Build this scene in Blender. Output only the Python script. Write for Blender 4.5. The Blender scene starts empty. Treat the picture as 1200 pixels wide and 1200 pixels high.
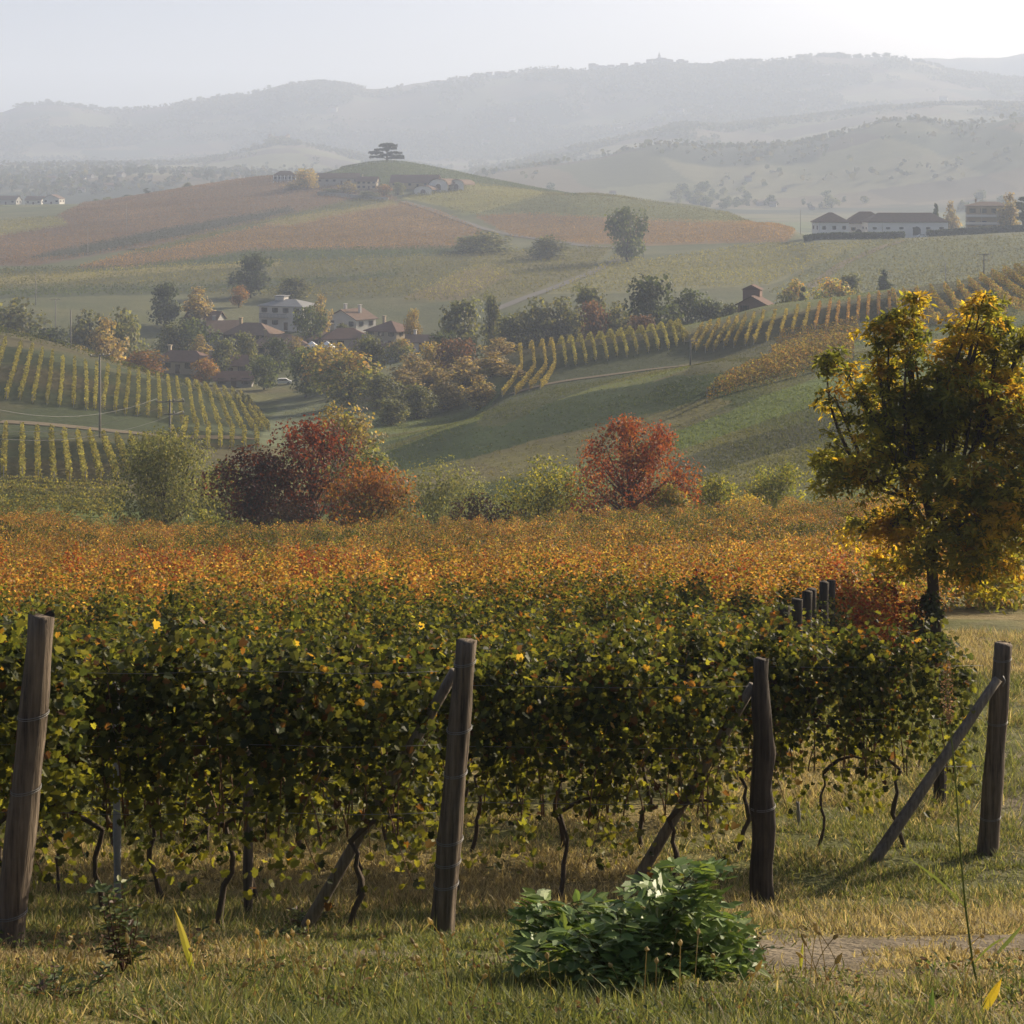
import bpy, math, random
import numpy as np

# ------------------------------------------------------------------ scene, camera, light
SC = bpy.context.scene
COL = SC.collection
rng = np.random.default_rng(11)
random.seed(5)
R = math.radians
F, HOR = 2000.0, 215.0          # focal length and horizon row, for a 1200 px wide view

cam = bpy.data.cameras.new('camera')
cam.sensor_width = 36.0
cam.lens = 36.0 * F / 1200.0
cam.shift_y = -(600.0 - HOR) / 1200.0
cam.clip_start = 0.1
cam.clip_end = 30000.0
camo = bpy.data.objects.new('camera', cam)
COL.objects.link(camo)
camo.rotation_euler = (R(90), 0, 0)
SC.camera = camo

SUN_AZ, SUN_EL = R(47), R(22)    # azimuth clockwise from +Y (the view direction)
W = bpy.data.worlds.new('World')
SC.world = W
W.use_nodes = True
wn = W.node_tree
bg = wn.nodes['Background']
sky = wn.nodes.new('ShaderNodeTexSky')
sky.sky_type = 'NISHITA'
sky.sun_disc = False
sky.sun_elevation = SUN_EL
sky.sun_rotation = SUN_AZ
sky.altitude = 300
sky.air_density = 0.5
sky.dust_density = 4.0
sky.ozone_density = 0.5
wn.links.new(sky.outputs[0], bg.inputs[0])
bg.inputs[1].default_value = 0.078

sl = bpy.data.lights.new('sun', 'SUN')
sl.energy = 5.0
sl.angle = R(0.6)
sl.color = (1.0, 0.85, 0.63)
so = bpy.data.objects.new('sun', sl)
COL.objects.link(so)
so.rotation_euler = (R(90) - SUN_EL, 0, math.pi - SUN_AZ)

SC.view_settings.view_transform = 'Standard'
SC.view_settings.look = 'None'
SC.view_settings.exposure = 0.95
SC.view_settings.gamma = 1.0
try:
    SC.view_settings.use_curve_mapping = False
except Exception:
    pass
cy = SC.cycles
cy.max_bounces = 7
cy.diffuse_bounces = 3
cy.glossy_bounces = 1
cy.transmission_bounces = 4
cy.transparent_max_bounces = 4
cy.volume_bounces = 2
cy.use_denoising = True
cy.caustics_reflective = False
cy.caustics_refractive = False
cy.sample_clamp_indirect = 4.0

# ------------------------------------------------------------------ numeric helpers
def pchip(xk, yk, x):
    """monotone cubic interpolation; yk may be (K,) or (N,K) with one x per row"""
    xk = np.asarray(xk, float); yk = np.asarray(yk, float); x = np.asarray(x, float)
    h = np.diff(xk); d = np.diff(yk, axis=-1) / h
    m = np.zeros_like(yk)
    a, b = d[..., :-1], d[..., 1:]
    w1, w2 = 2 * h[1:] + h[:-1], h[1:] + 2 * h[:-1]
    with np.errstate(divide='ignore', invalid='ignore'):
        mm = (w1 + w2) / (w1 / a + w2 / b)
    m[..., 1:-1] = np.where(a * b > 0, mm, 0.0)
    m[..., 0] = d[..., 0]; m[..., -1] = d[..., -1]
    xc = np.clip(x, xk[0], xk[-1])
    i = np.clip(np.searchsorted(xk, xc, side='right') - 1, 0, len(xk) - 2)
    t = (xc - xk[i]) / h[i]
    if yk.ndim == 1:
        y0, y1, m0, m1 = yk[i], yk[i + 1], m[i], m[i + 1]
    else:
        r = np.arange(len(yk))
        y0, y1, m0, m1 = yk[r, i], yk[r, i + 1], m[r, i], m[r, i + 1]
    hh = h[i]
    return ((2*t**3 - 3*t**2 + 1) * y0 + (t**3 - 2*t**2 + t) * hh * m0 + (-2*t**3 + 3*t**2) * y1 + (t**3 - t**2) * hh * m1)

def _hash(ix, iy, s):
    h = (ix.astype(np.int64) * 374761393 + iy.astype(np.int64) * 668265263 + s * 974634777) & 0xffffffff
    h = ((h ^ (h >> 13)) * 1274126177) & 0xffffffff
    h = (h ^ (h >> 16)) & 0xffffffff
    return h.astype(float) / 4294967295.0

def vnoise(x, y, s=0):
    x = np.asarray(x, float); y = np.asarray(y, float)
    ix, iy = np.floor(x), np.floor(y)
    fx, fy = x - ix, y - iy
    fx = fx * fx * (3 - 2 * fx); fy = fy * fy * (3 - 2 * fy)
    a, b = _hash(ix, iy, s), _hash(ix + 1, iy, s)
    c, d = _hash(ix, iy + 1, s), _hash(ix + 1, iy + 1, s)
    return (a * (1 - fx) + b * fx) * (1 - fy) + (c * (1 - fx) + d * fx) * fy

def fbm(x, y, s=0, o=4):
    t, a, n = 0.0, 1.0, 0.0
    for k in range(o):
        t = t + a * vnoise(x, y, s + k * 17); n += a
        x = np.asarray(x) * 2.03; y = np.asarray(y) * 2.03; a *= 0.5
    return t / n

def sstep(a, b, x):
    t = np.clip((np.asarray(x, float) - a) / (b - a), 0, 1)
    return t * t * (3 - 2 * t)

def in_poly(px, py, poly):
    px = np.asarray(px, float); py = np.asarray(py, float)
    r = np.zeros(px.shape, bool)
    n = len(poly)
    for i in range(n):
        x1, y1 = poly[i]; x2, y2 = poly[(i + 1) % n]
        if y1 == y2: continue
        c = ((y1 > py) != (y2 > py)) & (px < (x2 - x1) * (py - y1) / (y2 - y1) + x1)
        r ^= c
    return r

# ------------------------------------------------------------------ the lie of the land
# near slope: height against distance; beyond 100 m: bearing/elevation of the ground, ring by ring
NEAR_Y = [-60, -10, 0, 6, 8.3, 10.2, 11.6, 14, 16.3, 22, 30, 45, 70, 100]
NEAR_Z = [8.0, 1.2, -1.6, -3.25, -3.98, -4.58, -5.1, -5.93, -6.4, -7.45, -8.95, -11.8, -16.1, -21.0]
RINGS = [
 (100, [(-600,640),(0,630),(150,648),(310,648),(450,646),(600,640),(750,632),(900,625),(1050,617),(1200,600),(1800,560)]),
 (120, [(-600,620),(0,612),(150,632),(310,650),(450,650),(600,640),(750,628),(900,612),(1050,596),(1200,580),(1800,520)]),
 (150, [(-600,575),(0,576),(150,592),(310,602),(450,602),(600,592),(750,575),(900,556),(1050,536),(1200,520),(1800,470)]),
 (185, [(-600,520),(0,533),(150,541),(310,562),(450,565),(600,545),(750,516),(900,490),(1050,465),(1200,445),(1800,400)]),
 (230, [(-600,470),(0,487),(150,500),(310,521),(400,532),(450,524),(525,499),(600,478),(750,446),(850,424),(900,424),(1050,408),(1200,392),(1800,350)]),
 (280, [(-600,405),(0,420),(150,452),(310,503),(450,503),(540,495),(600,464),(750,437),(830,424),(900,402),(1050,382),(1200,362),(1800,310)]),
 (330, [(-600,360),(0,389),(75,404),(150,430),(230,456),(310,486),(450,468),(540,452),(600,414),(680,400),(750,390),(830,376),(900,358),(1000,346),(1050,338),(1120,330),(1200,314),(1800,270)]),
 (380, [(-600,400),(0,424),(150,446),(310,455),(450,442),(600,428),(750,410),(900,392),(1050,380),(1200,365),(1800,300)]),
 (420, [(-600,395),(0,415),(150,428),(310,430),(450,424),(600,405),(750,392),(900,386),(1050,376),(1200,362),(1800,310)]),
 (480, [(-600,350),(0,366),(150,372),(310,384),(450,384),(600,371),(750,366),(900,362),(1050,352),(1200,342),(1800,300)]),
 (560, [(-600,325),(0,335),(150,338),(310,342),(450,336),(600,334),(750,330),(900,328),(1050,322),(1200,312),(1800,290)]),
 (680, [(-600,300),(0,305),(150,302),(310,298),(450,297),(600,299),(750,297),(900,289),(960,280),(1050,279),(1200,272),(1800,260)]),
 (820, [(-600,275),(0,277),(150,271),(310,266),(450,264),(600,272),(750,266),(900,264),(960,280),(1050,292),(1200,290),(1800,290)]),
 (950, [(-600,256),(0,254),(150,245),(310,236),(450,236),(550,233),(600,232),(690,229),(750,234),(820,241),(900,268),(1050,290),(1200,290),(1800,290)]),
 (1150,[(-600,250),(0,240),(100,239),(150,232),(200,224),(250,216),(310,208),(370,204),(400,197),(453,190),(500,196),(560,208),(620,220),(680,231),(750,246),(900,275),(1050,285),(1200,285),(1800,280)]),
 (1350,[(-600,250),(0,243),(150,246),(310,246),(450,246),(600,246),(750,251),(900,256),(1050,258),(1200,256),(1800,250)]),
 (1600,[(-600,235),(0,234),(150,233),(310,232),(450,234),(600,234),(750,238),(900,240),(1050,238),(1200,230),(1800,220)]),
 (2000,[(-600,205),(0,212),(100,206),(150,204),(230,204),(310,206),(450,214),(540,206),(580,198),(620,192),(660,188),(700,182),(740,173),(770,169),(800,171),(840,175),(880,173),(920,174),(960,168),(1000,158),(1040,148),(1075,145),(1110,149),(1150,146),(1200,136),(1300,130),(1800,150)]),
 (2300,[(-600,200),(0,202),(150,198),(310,198),(450,206),(560,210),(770,196),(1000,185),(1200,170),(1800,170)]),
 (2900,[(-600,196),(0,196),(200,191),(260,182),(300,171),(325,166),(350,166),(400,176),(450,186),(520,194),(580,190),(640,176),(700,163),(760,152),(800,146),(850,152),(900,147),(960,139),(1050,126),(1200,118),(1800,118)]),
 (3200,[(-600,196),(0,196),(310,190),(450,193),(580,186),(800,156),(1000,142),(1200,130),(1800,130)]),
 (4000,[(-600,130),(-100,128),(0,133),(20,127),(50,124),(80,126),(130,133),(200,127),(240,118),(290,112),(318,103),(340,98),(390,99),(430,104),(470,100),(500,95),(540,91),(560,88),(600,84),(640,79),(700,81),(740,78),(770,74),(830,76),(860,72),(900,71),(960,67),(1000,70),(1040,69),(1080,74),(1120,82),(1160,88),(1200,91),(1300,100),(1800,110)]),
 (4700,[(-600,185),(1800,185)]),
 (5200,[(-600,165),(800,150),(900,128),(1000,92),(1060,72),(1085,69),(1110,70),(1140,66),(1170,66),(1200,62),(1400,55),(1800,70)]),
 (6000,[(-600,200),(1800,200)]),
]
RY = np.array([r[0] for r in RINGS], float)
LRY = np.log(RY)

def ring_v(u):
    u = np.clip(np.asarray(u, float).ravel(), -600, 1800)
    return np.stack([pchip([p[0] for p in r[1]], [p[1] for p in r[1]], u) for r in RINGS], axis=-1)

_V100 = -NEAR_Z[-1] * F / 100.0 + HOR
def ground_z(X, Y):
    X = np.asarray(X, float); Y = np.asarray(Y, float)
    sh = np.broadcast(X, Y).shape
    X = np.broadcast_to(X, sh).ravel(); Y = np.broadcast_to(Y, sh).ravel()
    Ys = np.maximum(Y, 20.0)
    u = 600 + F * X / Ys
    V = ring_v(u)
    v = pchip(LRY, V, np.log(np.clip(Y, 100, 6000)))
    zf = (HOR - v) * np.maximum(Y, 1) / F
    z100 = (HOR - V[:, 0]) * 100.0 / F
    zn = pchip(NEAR_Y, NEAR_Z, Y) + (z100 + 21.0) * sstep(40, 100, Y)
    z = np.where(Y < 100, zn, zf)
    # natural unevenness
    a = np.where(Y < 60, 0.0, 0.0008 * Y) * (1 - 0.6 * sstep(900, 1600, Y))
    z = z + a * (fbm(X / 23.0, Y / 23.0, 3, 3) - 0.5)
    far = sstep(1400, 2600, Y)
    z = z + far * ((fbm(X / 420.0, Y / 420.0, 9, 4) - 0.5) * 34 + (fbm(X / 60.0, Y / 90.0, 29, 2) - 0.5) * 5)
    z = z + (1 - sstep(18, 60, Y)) * 0.10 * (fbm(X / 1.7, Y / 1.7, 5, 3) - 0.5)
    return z.reshape(sh)

# the visible ground table: where a line of sight first meets the ground
_YT = np.concatenate([np.arange(7, 100, 0.15), np.geomspace(100, 5950, 1500)])
_cache = {}
def sight(u, v, ymin=6.0):
    """ground point (X, Y, Z) first met beyond ymin along image direction (u, v)"""
    k = round(u)
    if k not in _cache:
        X = (k - 600) / F * _YT
        _cache[k] = HOR - F * ground_z(X, _YT) / _YT
    vt = _cache[k]
    hit = np.nonzero((vt <= v) & (_YT >= ymin))[0]
    Y = _YT[hit[0]] if len(hit) else _YT[-1]
    X = (u - 600) / F * Y
    return np.array([X, Y, float(ground_z(X, Y))])

def at(u, Y):
    X = (u - 600) / F * Y
    return np.array([X, Y, float(ground_z(X, Y))])

# ------------------------------------------------------------------ mesh builder
class MB:
    def __init__(s):
        s.v = []; s.f = []; s.c = []; s.n = 0
    def add(s, V, faces, C=(0.5, 0.5, 0.5)):
        V = np.asarray(V, float).reshape(-1, 3)
        C = np.asarray(C, float)
        if C.ndim == 1: C = np.tile(C, (len(V), 1))
        s.v.append(V); s.c.append(C)
        if not isinstance(faces, (list, tuple)): faces = [faces]
        for fa in faces:
            fa = np.asarray(fa, np.int64)
            s.f.append(fa + s.n)
        s.n += len(V)
        return s
    def box(s, lo, hi, C=(0.5, 0.5, 0.5), M=None):
        (a, b, c), (d, e, f) = lo, hi
        V = np.array([[a,b,c],[d,b,c],[d,e,c],[a,e,c],[a,b,f],[d,b,f],[d,e,f],[a,e,f]], float)
        if M is not None: V = V @ np.asarray(M)[:3, :3].T
        return s.add(V, np.array([[0,3,2,1],[4,5,6,7],[0,1,5,4],[1,2,6,5],[2,3,7,6],[3,0,4,7]]), C)
    def tube(s, P, rad, n=8, C=(0.5, 0.5, 0.5), cap=True, rough=0.0):
        P = np.asarray(P, float); m = len(P)
        rad = np.broadcast_to(np.asarray(rad, float), (m,))
        T = np.gradient(P, axis=0); T /= np.linalg.norm(T, axis=1)[:, None] + 1e-9
        ref = np.array([0.31, 0.95, 0.05]) if abs(T[0, 2]) > 0.7 else np.array([0, 0, 1.0])
        A = np.cross(T, ref); A /= np.linalg.norm(A, axis=1)[:, None] + 1e-9
        B = np.cross(T, A)
        th = np.linspace(0, 2 * np.pi, n, endpoint=False)
        rr = rad[:, None] * (1 + rough * (rng.random((m, n)) - 0.5) * 2)
        V = P[:, None] + rr[..., None] * (np.cos(th)[None, :, None] * A[:, None] + np.sin(th)[None, :, None] * B[:, None])
        i, j = np.meshgrid(np.arange(m - 1), np.arange(n), indexing='ij')
        q = np.stack([i*n + j, i*n + (j+1) % n, (i+1)*n + (j+1) % n, (i+1)*n + j], -1).reshape(-1, 4)
        fs = [q]
        if cap: fs += [np.arange(n)[None, ::-1], (np.arange(n) + (m-1)*n)[None]]
        if isinstance(C, np.ndarray) and C.ndim == 2: C = np.repeat(C, n, axis=0)
        return s.add(V.reshape(-1, 3), fs, C)
    def leaves(s, P, nrm, size, tmpl, C, tip=None, jit=0.5, asp=None):
        """one copy of a leaf template at every point: normals near nrm, tips near tip"""
        tv, tf = tmpl
        P = np.asarray(P, float); N = len(P)
        if N == 0: return s
        nrm = np.broadcast_to(np.asarray(nrm, float), (N, 3)) + rng.normal(0, jit, (N, 3))
        nrm = nrm / (np.linalg.norm(nrm, axis=1)[:, None] + 1e-9)
        if tip is None: tip = rng.normal(0, 1, (N, 3))
        else: tip = np.broadcast_to(np.asarray(tip, float), (N, 3)) + rng.normal(0, jit, (N, 3))
        a = np.cross(tip, nrm); a /= np.linalg.norm(a, axis=1)[:, None] + 1e-9
        b = np.cross(nrm, a)
        size = np.broadcast_to(np.asarray(size, float), (N,))
        V = P[:, None] + size[:, None, None] * (tv[None, :, 0:1] * a[:, None] + tv[None, :, 1:2] * b[:, None] + tv[None, :, 2:3] * nrm[:, None])
        off = (np.arange(N) * len(tv))[:, None, None]
        C = np.broadcast_to(np.asarray(C, float), (N, 3))
        return s.add(V.reshape(-1, 3), [(np.asarray(fa)[None] + off).reshape(-1, np.asarray(fa).shape[1]) for fa in tf], np.repeat(C, len(tv), axis=0))
    def build(s, name, mat, parent=None, smooth=False):
        me = bpy.data.meshes.new(name)
        V = np.concatenate(s.v); C = np.concatenate(s.c)
        me.vertices.add(len(V)); me.vertices.foreach_set('co', V.astype(np.float32).ravel())
        lt = np.concatenate([np.full(len(f), f.shape[1]) for f in s.f]).astype(np.int32)
        li = np.concatenate([f.ravel() for f in s.f]).astype(np.int32)
        me.loops.add(len(li)); me.loops.foreach_set('vertex_index', li)
        me.polygons.add(len(lt))
        ls = np.concatenate([[0], np.cumsum(lt)[:-1]]).astype(np.int32)
        me.polygons.foreach_set('loop_start', ls)
        me.polygons.foreach_set('loop_total', lt)
        me.polygons.foreach_set('use_smooth', np.full(len(lt), bool(smooth)))
        at_ = me.attributes.new('Col', 'FLOAT_COLOR', 'POINT')
        at_.data.foreach_set('color', np.concatenate([C, np.ones((len(C), 1))], 1).astype(np.float32).ravel())
        me.update(calc_edges=True)
        me.materials.append(mat)
        o = bpy.data.objects.new(name, me)
        COL.objects.link(o)
        if parent is not None: o.parent = parent
        return o

def tag(o, label=None, cat=None, group=None, kind=None):
    if label: o['label'] = label
    if cat: o['category'] = cat
    if group: o['group'] = group
    if kind: o['kind'] = kind
    return o

def thing(name, label, cat, loc=(0, 0, 0), rz=0.0, group=None):
    o = bpy.data.objects.new(name, None)
    o.empty_display_size = 0.2
    COL.objects.link(o)
    o.location = tuple(float(x) for x in loc); o.rotation_euler = (0, 0, rz)
    return tag(o, label, cat, group)

def copy_tree(o, parent=None, loc=None, rz=None, scale=None, label=None, group=None):
    c = o.copy(); COL.objects.link(c)
    if parent is not None: c.parent = parent
    for ch in o.children: copy_tree(ch, c)
    if loc is not None: c.location = tuple(float(x) for x in loc)
    if rz is not None: c.rotation_euler = (0, 0, rz)
    if scale is not None: c.scale = tuple(float(x) for x in scale)
    if label: c['label'] = label
    if group: c['group'] = group
    elif label and 'group' in c: del c['group']
    return c

# ------------------------------------------------------------------ materials
def mat(name, rough=0.8, spec=0.3):
    m = bpy.data.materials.new(name); m.use_nodes = True
    b = m.node_tree.nodes['Principled BSDF']
    b.inputs['Roughness'].default_value = rough
    b.inputs['Specular IOR Level'].default_value = spec
    return m, m.node_tree, b

def node(nt, kind, **kw):
    n = nt.nodes.new(kind)
    for k, v in kw.items():
        if hasattr(n, k): setattr(n, k, v)
        else: n.inputs[k].default_value = v
    return n

def col_attr(nt):
    n = nt.nodes.new('ShaderNodeVertexColor'); n.layer_name = 'Col'
    return n.outputs['Color']

def math_n(nt, op, a, b=None):
    n = nt.nodes.new('ShaderNodeMath'); n.operation = op
    for i, x in enumerate((a, b)):
        if x is None: continue
        if isinstance(x, (int, float)): n.inputs[i].default_value = x
        else: nt.links.new(x, n.inputs[i])
    return n.outputs[0]

def noise_n(nt, scale, detail=4, rough=0.6, vec=None, coord='Object'):
    if vec is None:
        tc = nt.nodes.new('ShaderNodeTexCoord'); vec = tc.outputs[coord]
    n = nt.nodes.new('ShaderNodeTexNoise')
    n.inputs['Scale'].default_value = scale; n.inputs['Detail'].default_value = detail; n.inputs['Roughness'].default_value = rough
    nt.links.new(vec, n.inputs['Vector'])
    return n.outputs['Fac']

def scale_col(nt, col, fac):
    """colour times a value socket"""
    n = nt.nodes.new('ShaderNodeVectorMath'); n.operation = 'SCALE'
    nt.links.new(col, n.inputs[0]); nt.links.new(fac, n.inputs['Scale'])
    return n.outputs[0]

def leaf_mat(name, trans=0.45, rough=0.55, spec=0.35, tint=(1.25, 1.2, 0.55), vary=0.35):
    m, nt, b = mat(name, rough, spec)
    c = col_attr(nt)
    oi = nt.nodes.new('ShaderNodeObjectInfo')
    f = math_n(nt, 'ADD', math_n(nt, 'MULTIPLY', oi.outputs['Random'], vary), 1.0 - vary / 2)
    c = scale_col(nt, c, f)
    nt.links.new(c, b.inputs['Base Color'])
    t = nt.nodes.new('ShaderNodeBsdfTranslucent')
    vm = nt.nodes.new('ShaderNodeVectorMath'); vm.operation = 'MULTIPLY'
    nt.links.new(c, vm.inputs[0]); vm.inputs[1].default_value = tint
    nt.links.new(vm.outputs[0], t.inputs['Color'])
    mx = nt.nodes.new('ShaderNodeMixShader'); mx.inputs[0].default_value = trans
    nt.links.new(b.outputs[0], mx.inputs[1]); nt.links.new(t.outputs[0], mx.inputs[2])
    nt.links.new(mx.outputs[0], nt.nodes['Material Output'].inputs['Surface'])
    return m

def plain_mat(name, c, rough=0.8, spec=0.3, n1=3.0, amt=0.35, n2=25.0):
    """a solid colour with two scales of blotchy wear"""
    m, nt, b = mat(name, rough, spec)
    a = noise_n(nt, n1, 5); d = noise_n(nt, n2, 3)
    f = math_n(nt, 'ADD', math_n(nt, 'MULTIPLY', math_n(nt, 'ADD', a, d), amt), 1.0 - amt)
    rgb = nt.nodes.new('ShaderNodeRGB'); rgb.outputs[0].default_value = (*c, 1)
    nt.links.new(scale_col(nt, rgb.outputs[0], f), b.inputs['Base Color'])
    bp = nt.nodes.new('ShaderNodeBump'); bp.inputs['Strength'].default_value = 0.3; bp.inputs['Distance'].default_value = 0.02
    nt.links.new(d, bp.inputs['Height']); nt.links.new(bp.outputs[0], b.inputs['Normal'])
    return m

def attr_mat(name, rough=0.85, spec=0.2, n1=4.0, amt=0.4):
    m, nt, b = mat(name, rough, spec)
    a = noise_n(nt, n1, 5)
    f = math_n(nt, 'ADD', math_n(nt, 'MULTIPLY', a, 2 * amt), 1.0 - amt)
    nt.links.new(scale_col(nt, col_attr(nt), f), b.inputs['Base Color'])
    return m
# ------------------------------------------------------------------ fields (colours of the ground and of the far vines)
# (outline in image directions, distance range, ground colour, vine colours or None, row bearing)
ORANGE = [(0.29,0.175,0.08),(0.25,0.145,0.075),(0.33,0.22,0.09),(0.20,0.125,0.065)]
ROSE   = [(0.18,0.105,0.08),(0.21,0.125,0.08),(0.15,0.10,0.075),(0.23,0.15,0.085)]
OLIVE  = [(0.13,0.13,0.045),(0.16,0.15,0.05),(0.10,0.11,0.045),(0.19,0.16,0.055)]
YELLOW = [(0.24,0.22,0.07),(0.20,0.19,0.065),(0.27,0.23,0.08),(0.16,0.16,0.06)]
GREEN  = [(0.075,0.10,0.04),(0.095,0.12,0.045),(0.06,0.085,0.04),(0.12,0.13,0.05)]
FIELDS = [
 ([(-60,315),(0,318),(110,300),(330,262),(470,234),(400,205),(320,205),(200,220),(100,238),(50,262),(-60,285)], (650,1250), (0.12,0.085,0.055), ROSE, 0.5),
 ([(-60,280),(0,277),(80,264),(70,255),(-60,262)], (650,1250), (0.16,0.15,0.06), YELLOW, 0.2),
 ([(60,322),(180,290),(330,262),(470,237),(520,250),(590,283),(560,290),(300,294),(150,314)], (560,1100), (0.13,0.09,0.05), ORANGE, 0.9),
 ([(-60,312),(0,316),(150,314),(300,294),(560,290),(560,299),(300,309),(100,318),(-60,322)], (500,900), (0.055,0.07,0.035), GREEN, 0.2),
 ([(-60,345),(-60,320),(100,318),(300,308),(560,298),(610,312),(470,350),(380,352),(200,345)], (440,760), (0.10,0.10,0.045), OLIVE, 1.2),
 ([(-60,332),(0,328),(120,318),(200,313),(170,322),(60,332)], (440,760), (0.17,0.16,0.06), YELLOW, 1.3),
 ([(560,296),(720,290),(690,320),(600,352),(470,355),(540,318)], (440,760), (0.13,0.12,0.05), OLIVE, -0.2),
 ([(470,350),(540,318),(570,312),(600,322),(540,352)], (440,760), (0.15,0.12,0.06), YELLOW, -0.2),
 ([(720,300),(760,306),(900,286),(960,288),(1020,284),(960,310),(900,335),(700,345),(640,345),(690,322)], (440,800), (0.16,0.155,0.07), YELLOW, 0.7),
 ([(1020,284),(1250,276),(1250,312),(1130,330),(1000,350),(900,345),(960,310)], (440,800), (0.13,0.14,0.065), OLIVE, 0.4),
 ([(555,253),(640,250),(760,258),(935,263),(925,284),(760,287),(680,286),(600,278)], (600,980), (0.16,0.105,0.05), ORANGE, 0.1),
 ([(480,228),(545,213),(690,226),(930,262),(760,258),(620,250),(540,252)], (700,1250), (0.13,0.14,0.055), OLIVE, 0.4),
 ([(470,232),(540,214),(600,216),(640,228),(560,250)], (700,1250), (0.20,0.19,0.06), YELLOW, 0.4),
 ([(30,306),(60,296),(200,268),(340,243),(346,249),(220,277),(100,300)], (600,1250), (0.06,0.06,0.045), [(0.055,0.06,0.05),(0.07,0.07,0.055)], 0.5),
 ([(150,300),(220,279),(346,250),(420,233),(462,236),(400,247),(300,266),(180,296)], (600,1250), (0.08,0.09,0.04), OLIVE, 0.9),
 ([(300,262),(330,256),(460,236),(470,240),(400,252),(340,266)], (600,1250), (0.2,0.16,0.07), YELLOW, 0.9),
 ([(-60,329),(0,325),(120,318),(200,312),(330,306),(330,311),(200,319),(100,327),(-60,337)], (440,800), (0.20,0.175,0.07), YELLOW, 1.3),
 ([(-60,345),(60,338),(250,333),(380,326),(470,318),(470,324),(380,334),(220,344),(-60,352)], (440,800), (0.06,0.07,0.035), GREEN, 1.3),
 ([(380,215),(400,197),(453,188),(500,194),(560,206),(690,232),(545,214),(460,222)], (900,1250), (0.075,0.095,0.04), GREEN, 0.6),
]
 
FIELDS += [
 ([(445,533),(520,505),(600,482),(700,458),(760,449),(850,425),(905,432),(860,452),(800,474),(740,490),(640,512),(560,535),(470,552)], (120,330), (0.034,0.054,0.02), None, 0),  # darker green band across the meadow slope
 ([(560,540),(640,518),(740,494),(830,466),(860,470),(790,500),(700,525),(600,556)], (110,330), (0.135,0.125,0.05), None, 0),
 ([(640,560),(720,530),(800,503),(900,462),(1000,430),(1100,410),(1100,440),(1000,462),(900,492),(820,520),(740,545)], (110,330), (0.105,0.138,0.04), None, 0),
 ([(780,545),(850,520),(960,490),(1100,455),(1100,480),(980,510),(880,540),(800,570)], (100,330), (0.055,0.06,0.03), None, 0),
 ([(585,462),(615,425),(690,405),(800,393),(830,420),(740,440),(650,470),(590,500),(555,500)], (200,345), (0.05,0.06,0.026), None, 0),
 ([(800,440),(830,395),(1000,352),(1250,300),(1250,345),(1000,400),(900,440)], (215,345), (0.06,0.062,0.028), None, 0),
 ([(300,520),(330,470),(375,458),(430,470),(425,500),(380,530)], (200,400), (0.125,0.14,0.075), None, 0),
]

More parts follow.
